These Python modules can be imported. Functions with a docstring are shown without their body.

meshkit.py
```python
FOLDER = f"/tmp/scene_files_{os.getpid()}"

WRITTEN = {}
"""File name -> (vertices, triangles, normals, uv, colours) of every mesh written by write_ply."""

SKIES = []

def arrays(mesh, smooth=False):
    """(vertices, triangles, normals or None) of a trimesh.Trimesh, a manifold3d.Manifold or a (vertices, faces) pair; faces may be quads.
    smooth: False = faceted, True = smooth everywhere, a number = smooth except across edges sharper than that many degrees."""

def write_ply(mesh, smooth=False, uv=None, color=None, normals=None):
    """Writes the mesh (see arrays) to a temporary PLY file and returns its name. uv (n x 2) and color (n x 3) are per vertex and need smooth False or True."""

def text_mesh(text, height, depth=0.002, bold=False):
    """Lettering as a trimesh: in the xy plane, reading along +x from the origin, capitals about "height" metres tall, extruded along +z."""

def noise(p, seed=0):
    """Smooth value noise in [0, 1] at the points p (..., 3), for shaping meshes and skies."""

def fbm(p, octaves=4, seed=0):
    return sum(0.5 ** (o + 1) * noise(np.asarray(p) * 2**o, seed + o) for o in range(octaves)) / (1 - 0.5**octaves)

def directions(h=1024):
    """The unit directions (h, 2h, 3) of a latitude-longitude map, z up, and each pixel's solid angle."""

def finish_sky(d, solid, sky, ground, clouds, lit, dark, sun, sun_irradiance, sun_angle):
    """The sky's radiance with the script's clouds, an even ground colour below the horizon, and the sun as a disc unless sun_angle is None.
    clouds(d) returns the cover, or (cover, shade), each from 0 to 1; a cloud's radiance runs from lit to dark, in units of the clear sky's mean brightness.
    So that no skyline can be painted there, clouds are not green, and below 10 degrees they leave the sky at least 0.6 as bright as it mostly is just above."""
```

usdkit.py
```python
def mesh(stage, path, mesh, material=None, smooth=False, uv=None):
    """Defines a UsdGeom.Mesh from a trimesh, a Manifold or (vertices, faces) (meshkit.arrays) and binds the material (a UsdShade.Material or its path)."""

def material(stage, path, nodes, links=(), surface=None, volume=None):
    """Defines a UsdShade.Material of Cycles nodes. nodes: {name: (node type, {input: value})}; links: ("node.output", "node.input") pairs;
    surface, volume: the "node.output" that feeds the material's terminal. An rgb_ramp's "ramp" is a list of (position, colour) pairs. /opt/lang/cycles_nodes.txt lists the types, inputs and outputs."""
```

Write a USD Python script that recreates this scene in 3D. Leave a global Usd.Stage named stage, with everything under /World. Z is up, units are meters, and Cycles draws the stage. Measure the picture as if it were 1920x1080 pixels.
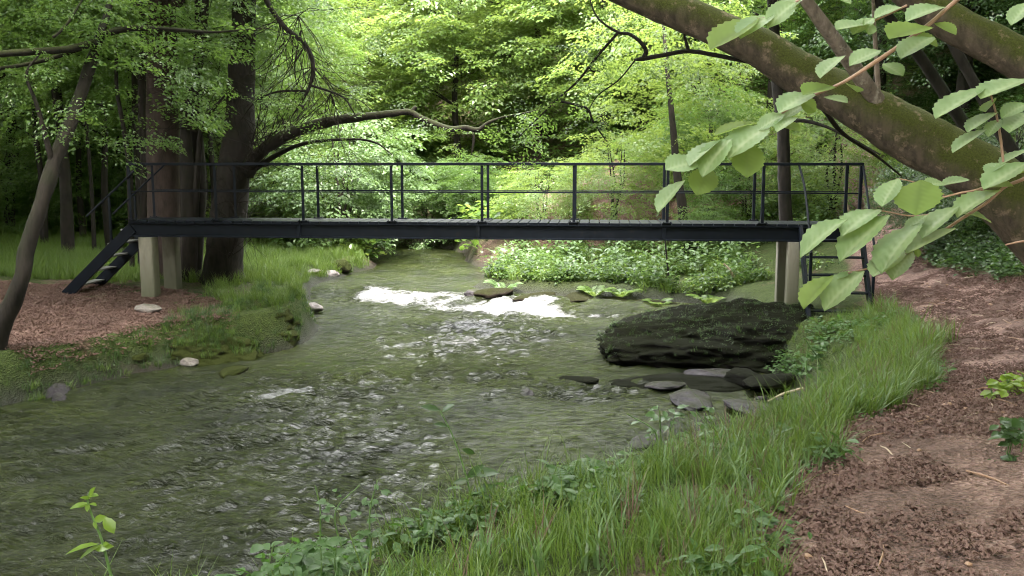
import math, random
import numpy as np, trimesh, shapely
from scipy.spatial import cKDTree
from scipy.interpolate import RBFInterpolator
import usdkit, meshkit
from pxr import Usd, UsdGeom, UsdLux, UsdShade, Gf, Sdf, Vt

# ------------------------------------------------------------------ stage, camera, light
stage = Usd.Stage.CreateInMemory()
UsdGeom.SetStageUpAxis(stage, 'Z')
UsdGeom.SetStageMetersPerUnit(stage, 1.0)
UsdGeom.Xform.Define(stage, '/World')
EYE, FPX = 3.3, 1745.0
PITCH = math.atan(235 / FPX)
cam = UsdGeom.Camera.Define(stage, '/World/camera')
cam.AddTranslateOp().Set(Gf.Vec3d(0, 0, EYE))
cam.AddRotateXOp().Set(90 - math.degrees(PITCH))
cam.CreateHorizontalApertureAttr(36.0)
cam.CreateVerticalApertureAttr(20.25)
cam.CreateFocalLengthAttr(36.0 * FPX / 1920)
cam.CreateExposureAttr(3.95)

SUN_AZ, SUN_EL = math.radians(170), math.radians(58)      # towards the sun: atan2(x, y), elevation
SUN = np.array([math.sin(SUN_AZ) * math.cos(SUN_EL), math.cos(SUN_AZ) * math.cos(SUN_EL), math.sin(SUN_EL)])
CLOUD = (10.0, 9.8, 10.2)                               # thin bright overcast
sky_m = usdkit.material(stage, '/World/Looks/sky_look', {
    's': ('sky_texture', {'sky_type': 'single_scattering', 'sun_disc': False, 'sun_elevation': SUN_EL, 'sun_rotation': SUN_AZ, 'aerosol_density': 2.0}),
    'tc': ('texture_coordinate', {}), 'cn': ('noise_texture', {'scale': 2.2, 'detail': 5.0, 'roughness': .55}),
    'cf': ('map_range', {'from_min': .28, 'from_max': .5, 'to_min': .55, 'to_max': .97, 'clamp': True}), 'cc': ('mix_color', {'b': CLOUD}),
    'b': ('background_shader', {'strength': 0.125})}, [('tc.generated', 'cn.vector'), ('cn.fac', 'cf.value'), ('cf.result', 'cc.fac'), ('s.color', 'cc.a'), ('cc.result', 'b.color')], surface='b.background')
dome = UsdLux.DomeLight.Define(stage, '/World/sky')
dome.GetPrim().SetCustomDataByKey('kind', 'structure')
UsdShade.MaterialBindingAPI.Apply(dome.GetPrim()).Bind(sky_m)
sun = UsdLux.DistantLight.Define(stage, '/World/sun')
sun.CreateNormalizeAttr(True); sun.CreateIntensityAttr(0.4); sun.CreateAngleAttr(12.0); sun.CreateColorAttr(Gf.Vec3f(1.0, 0.93, 0.82))
_x = np.cross([0, 0, 1.0], SUN); _x /= np.linalg.norm(_x); _y = np.cross(SUN, _x)
sun.AddTransformOp().Set(Gf.Matrix4d(*_x, 0, *_y, 0, *SUN, 0, 0, 0, 30, 1))

# ------------------------------------------------------------------ helpers
PI = math.pi
_c, _s = math.cos(PITCH), math.sin(PITCH)
fbm, noise = meshkit.fbm, meshkit.noise


def ray(px, py):
    a, b = (px - 960) / FPX, -(py - 540) / FPX
    return np.array([a, _c + b * _s, -_s + b * _c])


def at(px, py, Y):                                   # point seen at a pixel, at the distance Y
    d = ray(px, py)
    return np.array([0, 0, EYE]) + d * (Y / d[1])


def onz(px, py, z=0.0):                              # point seen at a pixel, on the level z
    d = ray(px, py)
    return np.array([0, 0, EYE]) + d * ((z - EYE) / d[2])


_used = {}


def numbered(parent, name):
    k = (parent, name)
    n = _used.get(k, -1) + 1
    _used[k] = n
    return f'{parent}/{name}' if n == 0 else f'{parent}/{name}_{n:03d}'


def path_of(p):
    return '/World' if p is None else str(p.GetPath()) if hasattr(p, 'GetPath') else p


def tag(p, label=None, cat=None, group=None, kind=None):
    p = p.GetPrim()
    for k, v in (('label', label), ('category', cat), ('group', group), ('kind', kind)):
        if v:
            p.SetCustomDataByKey(k, v)
    return p


def thing(name, label, cat, loc=(0, 0, 0), rotz=0.0, group=None, scale=None, tilt=None):
    x = UsdGeom.Xform.Define(stage, numbered('/World', name))
    x.AddTranslateOp().Set(Gf.Vec3d(*map(float, loc)))
    if rotz:
        x.AddRotateZOp().Set(math.degrees(rotz))
    if tilt:
        x.AddRotateXOp().Set(math.degrees(tilt))
    if scale is not None:
        x.AddScaleOp().Set(Gf.Vec3f(*([float(scale)] * 3 if np.ndim(scale) == 0 else map(float, scale))))
    return tag(x, label, cat, group)


def obj(name, mesh, mat, parent=None, smooth=False, **kw):
    m = usdkit.mesh(stage, numbered(path_of(parent), name), mesh, mat, smooth=smooth)
    if kw:
        tag(m, **kw)
    return m.GetPrim()


def cat(parts):
    vs, fs, n = [], [], 0
    for v, f in parts:
        vs.append(v); fs.append(np.asarray(f) + n); n += len(v)
    return np.vstack(vs), np.vstack(fs)


def box(size, c=(0, 0, 0), ch=0.006, rot=None):
    s = np.array(size, float) / 2
    ch = min(ch, s.min() * 0.5)
    p = []
    for sg in np.ndindex(2, 2, 2):
        g = np.array(sg) * 2 - 1
        for k in range(3):
            q = s - ch; q[k] = s[k]
            p.append(q * g)
    h = trimesh.convex.convex_hull(np.array(p))
    v = np.array(h.vertices)
    if rot is not None:
        v = v @ np.asarray(rot).T
    return v + np.array(c), np.array(h.faces)


def bar(a, b, w, h, up=(0, 0, 1), ch=0.004):        # a box beam from a to b
    a, b = np.array(a, float), np.array(b, float)
    d = b - a; L = np.linalg.norm(d); d /= L
    s = np.cross(up, d); s /= np.linalg.norm(s); u = np.cross(d, s)
    return box((L, w, h), (a + b) / 2, ch, np.stack([d, s, u], 1))


def spline(pts, n):
    p = np.array(pts, float)
    k = len(p)
    t = np.linspace(0, k - 1, n)
    i = np.clip(t.astype(int), 0, k - 2); f = (t - i)[:, None]
    q = np.vstack([2 * p[0] - p[1], p, 2 * p[-1] - p[-2]])
    a, b, c, d = q[i], q[i + 1], q[i + 2], q[i + 3]
    return 0.5 * (2 * b + (c - a) * f + (2 * a - 5 * b + 4 * c - d) * f ** 2 + (3 * b - a - 3 * c + d) * f ** 3)


def tube(pts, radii, sides=8, n=None, rough=0.0, seed=0, freq=4.0, caps=True):
    n = n or max(2, 5 * (len(pts) - 1))
    p = spline(pts, n) if len(pts) > 2 else np.linspace(pts[0], pts[-1], n)
    r = np.interp(np.linspace(0, 1, n), np.linspace(0, 1, len(radii)), radii)
    t = np.gradient(p, axis=0); t /= np.linalg.norm(t, axis=1, keepdims=True) + 1e-12
    a = np.zeros_like(t)
    v0 = np.cross(t[0], [0.31, 0.87, 0.11] if abs(t[0][1]) < .8 else [1, 0, 0]); a[0] = v0 / np.linalg.norm(v0)
    for i in range(1, n):
        v = a[i - 1] - t[i] * (a[i - 1] @ t[i]); a[i] = v / (np.linalg.norm(v) + 1e-12)
    b = np.cross(t, a)
    g = np.arange(sides) * 2 * PI / sides
    dirs = np.cos(g)[None, :, None] * a[:, None] + np.sin(g)[None, :, None] * b[:, None]
    v = p[:, None] + r[:, None, None] * dirs
    if rough:
        v = v + dirs * (r[:, None] * rough * (fbm(v * freq, 3, seed) * 2 - 1))[..., None]
    i, j = np.meshgrid(np.arange(n - 1), np.arange(sides), indexing='ij')
    A, B, C, D = i * sides + j, i * sides + (j + 1) % sides, (i + 1) * sides + (j + 1) % sides, (i + 1) * sides + j
    f = np.vstack([np.stack([A, B, C], -1).reshape(-1, 3), np.stack([A, C, D], -1).reshape(-1, 3)])
    v = v.reshape(-1, 3)
    if caps:
        m = len(v); v = np.vstack([v, p[0], p[-1]]); k = np.arange(sides)
        f = np.vstack([f, np.stack([np.full(sides, m), (k + 1) % sides, k], 1), np.stack([np.full(sides, m + 1), (n - 1) * sides + k, (n - 1) * sides + (k + 1) % sides], 1)])
    return v, f


def pxlimb(pts, widths, sides=8, rough=0.12, seed=0, n=None, freq=4.0):     # (px, py, Y) stations, widths in pixels there
    P = [at(*p) for p in pts]
    W = np.interp(np.linspace(0, 1, len(pts)), np.linspace(0, 1, len(widths)), widths)
    R = [w / 2 * (p[1] / FPX) for w, p in zip(W, P)]
    return tube(P, R, sides, n or max(6, 6 * (len(pts) - 1)), rough, seed, freq)


def rock(c, r, seed, sub=4, planes=14, rough=0.12, rotz=0.0):
    g = np.random.default_rng(seed)
    m = trimesh.creation.icosphere(sub, 1.0)
    d = np.array(m.vertices)
    nn = g.normal(size=(planes, 3)); nn /= np.linalg.norm(nn, axis=1, keepdims=True)
    off = g.uniform(0.72, 1.0, planes)
    q = off[None] / np.maximum(d @ nn.T, 0.25)
    rad = np.minimum(-np.log(np.exp(-np.minimum(q, 3) * 14).sum(1)) / 14, 1.05)
    v = d * rad[:, None]
    v = v * (1 + rough * (fbm(d * 2.3 + seed, 4, seed) * 2 - 1) + rough * .45 * (fbm(d * 8 + seed, 3, seed + 5) * 2 - 1))[:, None]
    v = v * np.array(r)
    ca, sa = math.cos(rotz), math.sin(rotz)
    return v @ np.array([[ca, sa, 0], [-sa, ca, 0], [0, 0, 1]]) + np.array(c), np.array(m.faces)


def smooth01(x):
    x = np.clip(x, 0, 1)
    return x * x * (3 - 2 * x)


# ------------------------------------------------------------------ materials
def mat(name, nodes, links, surface='p.BSDF'):
    return usdkit.material(stage, '/World/Looks/' + name, nodes, links, surface=surface)


def leaf_mat(name, cols, trans, tmix=0.45, rough=0.34, spec=0.55):
    """Leaves: each leaf its own tone, matt sheen above and light coming through."""
    k = np.linspace(0, 1, len(cols))
    return mat(name, {
        'g': ('geometry', {}), 'o': ('object_info', {}),
        'r': ('rgb_ramp', {'ramp': list(zip(k, cols))}),
        't': ('rgb_ramp', {'ramp': [(0, tuple(x * 0.7 for x in trans)), (1, tuple(x * 1.25 for x in trans))]}),
        'n': ('noise_texture', {'scale': 0.9, 'detail': 2.0}),
        'a': ('math', {'math_type': 'multiply_add', 'value2': 0.55, 'value3': -0.05}),
        'b': ('math', {'math_type': 'multiply_add', 'value2': 0.62}),
        'p': ('principled_bsdf', {'roughness': rough, 'specular_ior_level': spec}),
        'l': ('translucent_bsdf', {}), 'm': ('mix_closure', {'fac': tmix})},
        [('g.position', 'n.vector'), ('g.random_per_island', 'a.value1'), ('n.fac', 'b.value1'), ('a.value', 'b.value3'),
         ('b.value', 'r.fac'), ('b.value', 't.fac'), ('r.color', 'p.base_color'), ('t.color', 'l.color'),
         ('p.BSDF', 'm.closure1'), ('l.BSDF', 'm.closure2')], surface='m.closure')


M = {}
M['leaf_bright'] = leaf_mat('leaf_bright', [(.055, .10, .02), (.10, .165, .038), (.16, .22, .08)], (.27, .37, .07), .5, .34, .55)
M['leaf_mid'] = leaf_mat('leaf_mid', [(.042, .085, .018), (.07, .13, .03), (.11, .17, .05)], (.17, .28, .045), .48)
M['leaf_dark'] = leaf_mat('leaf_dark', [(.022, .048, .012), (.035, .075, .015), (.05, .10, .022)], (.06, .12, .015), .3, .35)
M['leaf_pale'] = leaf_mat('leaf_pale', [(.07, .12, .04), (.10, .17, .06), (.14, .21, .09)], (.16, .26, .06), .4, .4, .6)
M['grass'] = leaf_mat('grass_blade', [(.04, .075, .012), (.08, .135, .022), (.12, .175, .04), (.21, .23, .10)], (.15, .22, .03), .35, .4, .4)
M['herb'] = leaf_mat('herb_leaf', [(.04, .085, .024), (.07, .13, .04), (.12, .19, .07)], (.10, .22, .03), .35, .45, .4)
M['yellow_leaf'] = leaf_mat('yellow_leaf', [(.12, .20, .02), (.17, .25, .03), (.2, .3, .04)], (.28, .4, .04), .45)
M['litter_leaf'] = leaf_mat('litter_leaf', [(.07, .042, .033), (.15, .092, .075), (.28, .19, .16), (.16, .09, .07)], (.10, .055, .04), .12, .7, .25)


def bark(name, c1, c2, moss, mlo, mhi, scale=9.0, lichen=None):
    nodes = {
        'g': ('geometry', {}), 'map': ('mapping', {'scale': (1, 1, 0.35)}),
        'n': ('noise_texture', {'scale': scale, 'detail': 7.0, 'roughness': .65}),
        'n2': ('noise_texture', {'scale': 3.1, 'detail': 5.0, 'roughness': .6}),
        'n3': ('noise_texture', {'scale': 60.0, 'detail': 4.0, 'roughness': .7}),
        'r': ('rgb_ramp', {'ramp': [(.3, c1), (.62, c2)]}),
        'sx': ('separate_xyz', {}), 'ma': ('math', {'math_type': 'multiply_add', 'value2': 0.5}),
        'mr': ('map_range', {'from_min': mlo, 'from_max': mhi, 'clamp': True}),
        'mm': ('rgb_ramp', {'ramp': [(.3, tuple(x * .55 for x in moss)), (.7, tuple(x * 1.25 for x in moss))]}),
        'mx': ('mix_color', {}), 'b': ('bump', {'strength': .8, 'distance': .03}),
        'h': ('math', {'math_type': 'multiply_add', 'value2': 0.4}),
        'p': ('principled_bsdf', {'roughness': .85, 'specular_ior_level': .25})}
    links = [('g.position', 'map.vector'), ('map.vector', 'n.vector'), ('g.position', 'n2.vector'), ('g.position', 'n3.vector'),
             ('g.normal', 'sx.vector'), ('n2.fac', 'ma.value3'), ('sx.z', 'ma.value1'), ('ma.value', 'mr.value'), ('n.fac', 'r.fac'),
             ('n3.fac', 'mm.fac'), ('r.color', 'mx.a'), ('mm.color', 'mx.b'), ('mr.result', 'mx.fac'),
             ('n3.fac', 'h.value1'), ('n.fac', 'h.value3'), ('h.value', 'b.height'), ('b.normal', 'p.normal')]
    if lichen:
        nodes |= {'v': ('noise_texture', {'scale': 6.5, 'detail': 6.0, 'roughness': .7}), 'lr': ('map_range', {'from_min': .56, 'from_max': .66, 'to_max': .75, 'clamp': True}),
                  'lx': ('mix_color', {'b': lichen})}
        links += [('g.position', 'v.vector'), ('v.fac', 'lr.value'), ('lr.result', 'lx.fac'), ('mx.result', 'lx.a'), ('lx.result', 'p.base_color')]
    else:
        links += [('mx.result', 'p.base_color')]
    return mat(name, nodes, links)


M['bark_dark'] = bark('bark_dark', (.007, .0055, .004), (.022, .017, .013), (.013, .017, .004), .55, .95)
M['bark_brown'] = bark('bark_brown', (.016, .010, .008), (.044, .03, .024), (.02, .024, .006), .7, 1.1)
M['bark_mossy'] = bark('bark_mossy', (.036, .026, .018), (.12, .09, .066), (.066, .074, .013), .26, .62, 11, (.25, .18, .13))
M['bark_pale'] = bark('bark_pale', (.09, .068, .052), (.28, .22, .175), (.06, .068, .02), .85, 1.2, 14, (.5, .43, .36))
M['limb_mossy'] = bark('limb_mossy', (.006, .0045, .0035), (.018, .0135, .010), (.022, .026, .006), .45, .85)
M['twig'] = mat('twig_bark', {'p': ('principled_bsdf', {'base_color': (.014, .010, .007), 'roughness': .8, 'specular_ior_level': .2})}, [])
M['twig_red'] = mat('hazel_twig', {'p': ('principled_bsdf', {'base_color': (.24, .14, .085), 'roughness': .5})}, [])
M['stem_green'] = mat('green_stem', {'p': ('principled_bsdf', {'base_color': (.09, .16, .04), 'roughness': .5})}, [])


def rock_mat(name, c1, c2, moss, mlo, mhi, rough=(.3, .8)):
    return mat(name, {
        'g': ('geometry', {}), 'n': ('noise_texture', {'scale': 5.0, 'detail': 8.0, 'roughness': .65}),
        'n2': ('noise_texture', {'scale': 2.2, 'detail': 5.0, 'roughness': .6}), 'n3': ('noise_texture', {'scale': 45.0, 'detail': 5.0, 'roughness': .7}),
        'r': ('rgb_ramp', {'ramp': [(.3, c1), (.68, c2)]}), 'sx': ('separate_xyz', {}),
        'ma': ('math', {'math_type': 'multiply_add', 'value2': .6}), 'mr': ('map_range', {'from_min': mlo, 'from_max': mhi, 'clamp': True}),
        'mm': ('rgb_ramp', {'ramp': [(.3, tuple(x * .5 for x in moss)), (.7, tuple(x * 1.3 for x in moss))]}), 'mx': ('mix_color', {}),
        'h': ('math', {'math_type': 'multiply_add', 'value2': .5}), 'b': ('bump', {'strength': .8, 'distance': .04}),
        'rr': ('map_range', {'from_min': 0.0, 'from_max': 1.0, 'to_min': rough[0], 'to_max': rough[1]}),
        'p': ('principled_bsdf', {'specular_ior_level': .12})},
        [('g.position', 'n.vector'), ('g.position', 'n2.vector'), ('g.position', 'n3.vector'), ('g.normal', 'sx.vector'), ('sx.z', 'ma.value1'),
         ('n2.fac', 'ma.value3'), ('ma.value', 'mr.value'), ('n.fac', 'r.fac'), ('n3.fac', 'mm.fac'), ('r.color', 'mx.a'), ('mm.color', 'mx.b'),
         ('mr.result', 'mx.fac'), ('mx.result', 'p.base_color'), ('n3.fac', 'h.value1'), ('n.fac', 'h.value3'), ('h.value', 'b.height'), ('b.normal', 'p.normal'),
         ('mr.result', 'rr.value'), ('rr.result', 'p.roughness')])


M['rock_dark'] = rock_mat('dark_mossy_rock', (.002, .0017, .0014), (.006, .0052, .0045), (.005, .006, .0015), .5, .9, (.35, .9))
M['rock_moss'] = rock_mat('moss_covered_rock', (.010, .008, .006), (.03, .025, .018), (.026, .032, .007), .1, .6, (.5, .95))
M['rock_wet'] = rock_mat('wet_river_rock', (.010, .009, .0105), (.05, .044, .049), (.03, .036, .010), 1.0, 1.3, (.22, .8))
M['rock_pale'] = rock_mat('pale_stone', (.10, .088, .08), (.27, .24, .225), (.05, .058, .018), .95, 1.4, (.6, .9))
M['rock_earth'] = rock_mat('earthy_bank_rock', (.006, .0045, .0035), (.022, .016, .012), (.016, .017, .005), .6, 1.0, (.6, .95))
M['concrete'] = mat('weathered_concrete', {
    'g': ('geometry', {}), 'n': ('noise_texture', {'scale': 4.0, 'detail': 8.0, 'roughness': .7}), 'n2': ('noise_texture', {'scale': 60.0, 'detail': 3.0}),
    'mp': ('mapping', {'scale': (1, 1, .25)}), 'sz': ('separate_xyz', {}), 'za': ('math', {'math_type': 'multiply_add', 'value2': -.55}), 'zm': ('map_range', {'from_min': -.35, 'from_max': .15, 'to_max': .75, 'clamp': True}), 'mx': ('mix_color', {'b': (.05, .06, .02)}),
    'r': ('rgb_ramp', {'ramp': [(.3, (.09, .082, .055)), (.5, (.19, .172, .13)), (.7, (.27, .245, .20))]}), 'b': ('bump', {'strength': .35, 'distance': .01}),
    'p': ('principled_bsdf', {'roughness': .9})},
    [('g.position', 'mp.vector'), ('mp.vector', 'n.vector'), ('g.position', 'n2.vector'), ('n.fac', 'r.fac'), ('g.position', 'sz.vector'), ('sz.z', 'za.value1'), ('n.fac', 'za.value3'), ('za.value', 'zm.value'), ('zm.result', 'mx.fac'), ('r.color', 'mx.a'), ('mx.result', 'p.base_color'), ('n2.fac', 'b.height'), ('b.normal', 'p.normal')])
M['steel'] = mat('dark_painted_steel', {
    'g': ('geometry', {}), 'n': ('noise_texture', {'scale': 7.0, 'detail': 7.0, 'roughness': .7}),
    'r': ('rgb_ramp', {'ramp': [(.3, (.0015, .0025, .0045)), (.58, (.003, .005, .009)), (.7, (.012, .010, .009)), (.8, (.03, .018, .012))]}),
    'b': ('bump', {'strength': .2, 'distance': .006}), 'p': ('principled_bsdf', {'roughness': .5, 'specular_ior_level': .16})},
    [('g.position', 'n.vector'), ('n.fac', 'r.fac'), ('r.color', 'p.base_color'), ('n.fac', 'b.height'), ('b.normal', 'p.normal')])
M['tread'] = mat('worn_step_plate', {'p': ('principled_bsdf', {'base_color': (.16, .16, .15), 'roughness': .55})}, [])
M['dead_wood'] = mat('bleached_wood', {'p': ('principled_bsdf', {'base_color': (.38, .30, .22), 'roughness': .8})}, [])


def ground_mat(name, litter_boost):
    return mat(name, {
        'g': ('geometry', {}), 'am': ('attribute', {'attribute': 'moss'}), 'aw': ('attribute', {'attribute': 'wet'}),
        'n': ('noise_texture', {'scale': 1.4, 'detail': 8.0, 'roughness': .65}), 'n2': ('noise_texture', {'scale': 16.0, 'detail': 6.0, 'roughness': .7}),
        'v': ('voronoi_texture', {'scale': 42.0, 'randomness': 1.0}), 'bw': ('rgb_to_bw', {}),
        'lr': ('rgb_ramp', {'ramp': [(.0, (.08, .047, .038)), (.35, (.165, .102, .083)), (.7, (.255, .165, .136)), (1., (.37, .26, .215))]}),
        'soil': ('rgb_ramp', {'ramp': [(.35, (.07, .043, .034)), (.6, (.155, .098, .08))]}), 'sm': ('map_range', {'from_min': .42, 'from_max': .56, 'to_max': litter_boost, 'clamp': True}),
        'm1': ('mix_color', {}), 'mo': ('rgb_ramp', {'ramp': [(.3, (.02, .03, .008)), (.7, (.06, .085, .018))]}),
        'mf': ('math', {'math_type': 'add'}), 'mf2': ('map_range', {'from_min': .72, 'from_max': .95, 'clamp': True}), 'm2': ('mix_color', {}), 'm3': ('mix_color', {'b': (.018, .016, .014)}),
        'b': ('bump', {'strength': .9, 'distance': .04}), 'h': ('math', {'math_type': 'add'}),
        'rw': ('map_range', {'to_min': .95, 'to_max': .4}), 'p': ('principled_bsdf', {'specular_ior_level': .25})},
        [('g.position', 'n.vector'), ('g.position', 'n2.vector'), ('g.position', 'v.vector'), ('v.color', 'bw.color'), ('bw.val', 'lr.fac'), ('n2.fac', 'soil.fac'), ('n.fac', 'sm.value'),
         ('soil.color', 'm1.a'), ('lr.color', 'm1.b'), ('sm.result', 'm1.fac'), ('n2.fac', 'mo.fac'), ('am.fac', 'mf.value1'), ('n.fac', 'mf.value2'), ('mf.value', 'mf2.value'),
         ('mf2.result', 'm2.fac'), ('m1.result', 'm2.a'), ('mo.color', 'm2.b'), ('aw.fac', 'm3.fac'), ('m2.result', 'm3.a'), ('m3.result', 'p.base_color'),
         ('v.distance', 'h.value1'), ('n2.fac', 'h.value2'), ('h.value', 'b.height'), ('b.normal', 'p.normal'), ('aw.fac', 'rw.value'), ('rw.result', 'p.roughness')])


M['ground'] = ground_mat('woodland_ground', .75)
M['path'] = ground_mat('path_litter', .95)
M['water'] = mat('river_water', {
    'g': ('geometry', {}), 'af': ('attribute', {'attribute': 'foam'}), 'ar': ('attribute', {'attribute': 'ripple'}),
    'mp': ('mapping', {'scale': (.5, 1.25, 1.0), 'rotation': (0, 0, -.22)}), 'n1': ('noise_texture', {'scale': 8.0, 'detail': 5.0, 'roughness': .65, 'distortion': .3}),
    'n2': ('noise_texture', {'scale': 3.2, 'detail': 3.0, 'roughness': .55, 'distortion': .3}), 'hh': ('math', {'math_type': 'multiply_add', 'value2': 1.5}), 'rr': ('map_range', {'from_min': .4, 'from_max': 1.0, 'to_min': .04, 'to_max': .12, 'clamp': True}), 'hr': ('math', {'math_type': 'multiply'}),
    'b': ('bump', {'strength': 1.0, 'distance': .17}), 'fn': ('noise_texture', {'scale': 6.0, 'detail': 9.0, 'roughness': .8, 'distortion': .6}),
    'fa': ('math', {'math_type': 'add'}), 'fm': ('map_range', {'from_min': .84, 'from_max': 1.4, 'to_max': .8, 'clamp': True}),
    'dn': ('noise_texture', {'scale': .7, 'detail': 4.0}), 'wc': ('rgb_ramp', {'ramp': [(.3, (.005, .007, .002)), (.7, (.016, .021, .004))]}),
    'w': ('principled_bsdf', {'roughness': .1, 'ior': 1.33, 'specular_ior_level': .5}), 'f': ('principled_bsdf', {'base_color': (.78, .78, .82), 'roughness': .6}),
    'x': ('mix_closure', {})},
    [('g.position', 'mp.vector'), ('mp.vector', 'n1.vector'), ('mp.vector', 'n2.vector'), ('mp.vector', 'fn.vector'), ('g.position', 'dn.vector'), ('dn.fac', 'wc.fac'), ('wc.color', 'w.base_color'),
     ('n2.fac', 'hh.value1'), ('n1.fac', 'hh.value3'), ('hh.value', 'hr.value1'), ('ar.fac', 'hr.value2'), ('ar.fac', 'rr.value'), ('rr.result', 'w.roughness'), ('hr.value', 'b.height'), ('b.normal', 'w.normal'), ('b.normal', 'f.normal'),
     ('af.fac', 'fa.value1'), ('fn.fac', 'fa.value2'), ('fa.value', 'fm.value'), ('fm.result', 'x.fac'), ('w.BSDF', 'x.closure1'), ('f.BSDF', 'x.closure2')], surface='x.closure')

# ------------------------------------------------------------------ the ground: banks, valley sides and river bed as one sheet
SHORE = np.array([(-20, 8.5), (-13, 10.2), (-8.5, 11.5), (-6.87, 12.2), (-6.58, 13.0), (-5.99, 14.4), (-5.24, 15.1), (-4.6, 15.5), (-3.95, 16.4), (-3.75, 17.4), (-3.95, 18.8), (-4.5, 20.2), (-5.0, 22.2),
                  (-4.9, 24), (-4.5, 25.2), (-4.0, 27.0), (-4.2, 29), (-5.5, 31.5), (-9, 34), (-14, 35.5), (-14, 40), (-8, 38.5), (-3.5, 35.5), (-1.6, 32), (-1.5, 29.5), (-.7, 26.5), (-.75, 24.5), (-1.0, 23.0),
                  (-.5, 22.4), (1.1, 21.4), (2.7, 20.9), (4.2, 20.2), (4.6, 19), (4.4, 17), (3.9, 14.6), (4.05, 13.4), (3.8, 12.6), (2.8, 10.9), (1.8, 9.9), (.75, 8.6), (-.27, 7.2), (-1.1, 6.5), (-2.2, 6.0),
                  (-4, 4.5), (-8, 1.5), (-20, -4)])
RIVER = shapely.Polygon(SHORE)
_ring = np.array([RIVER.exterior.interpolate(t).coords[0] for t in np.arange(0, RIVER.exterior.length, .05)])
_tree = cKDTree(_ring)
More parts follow.
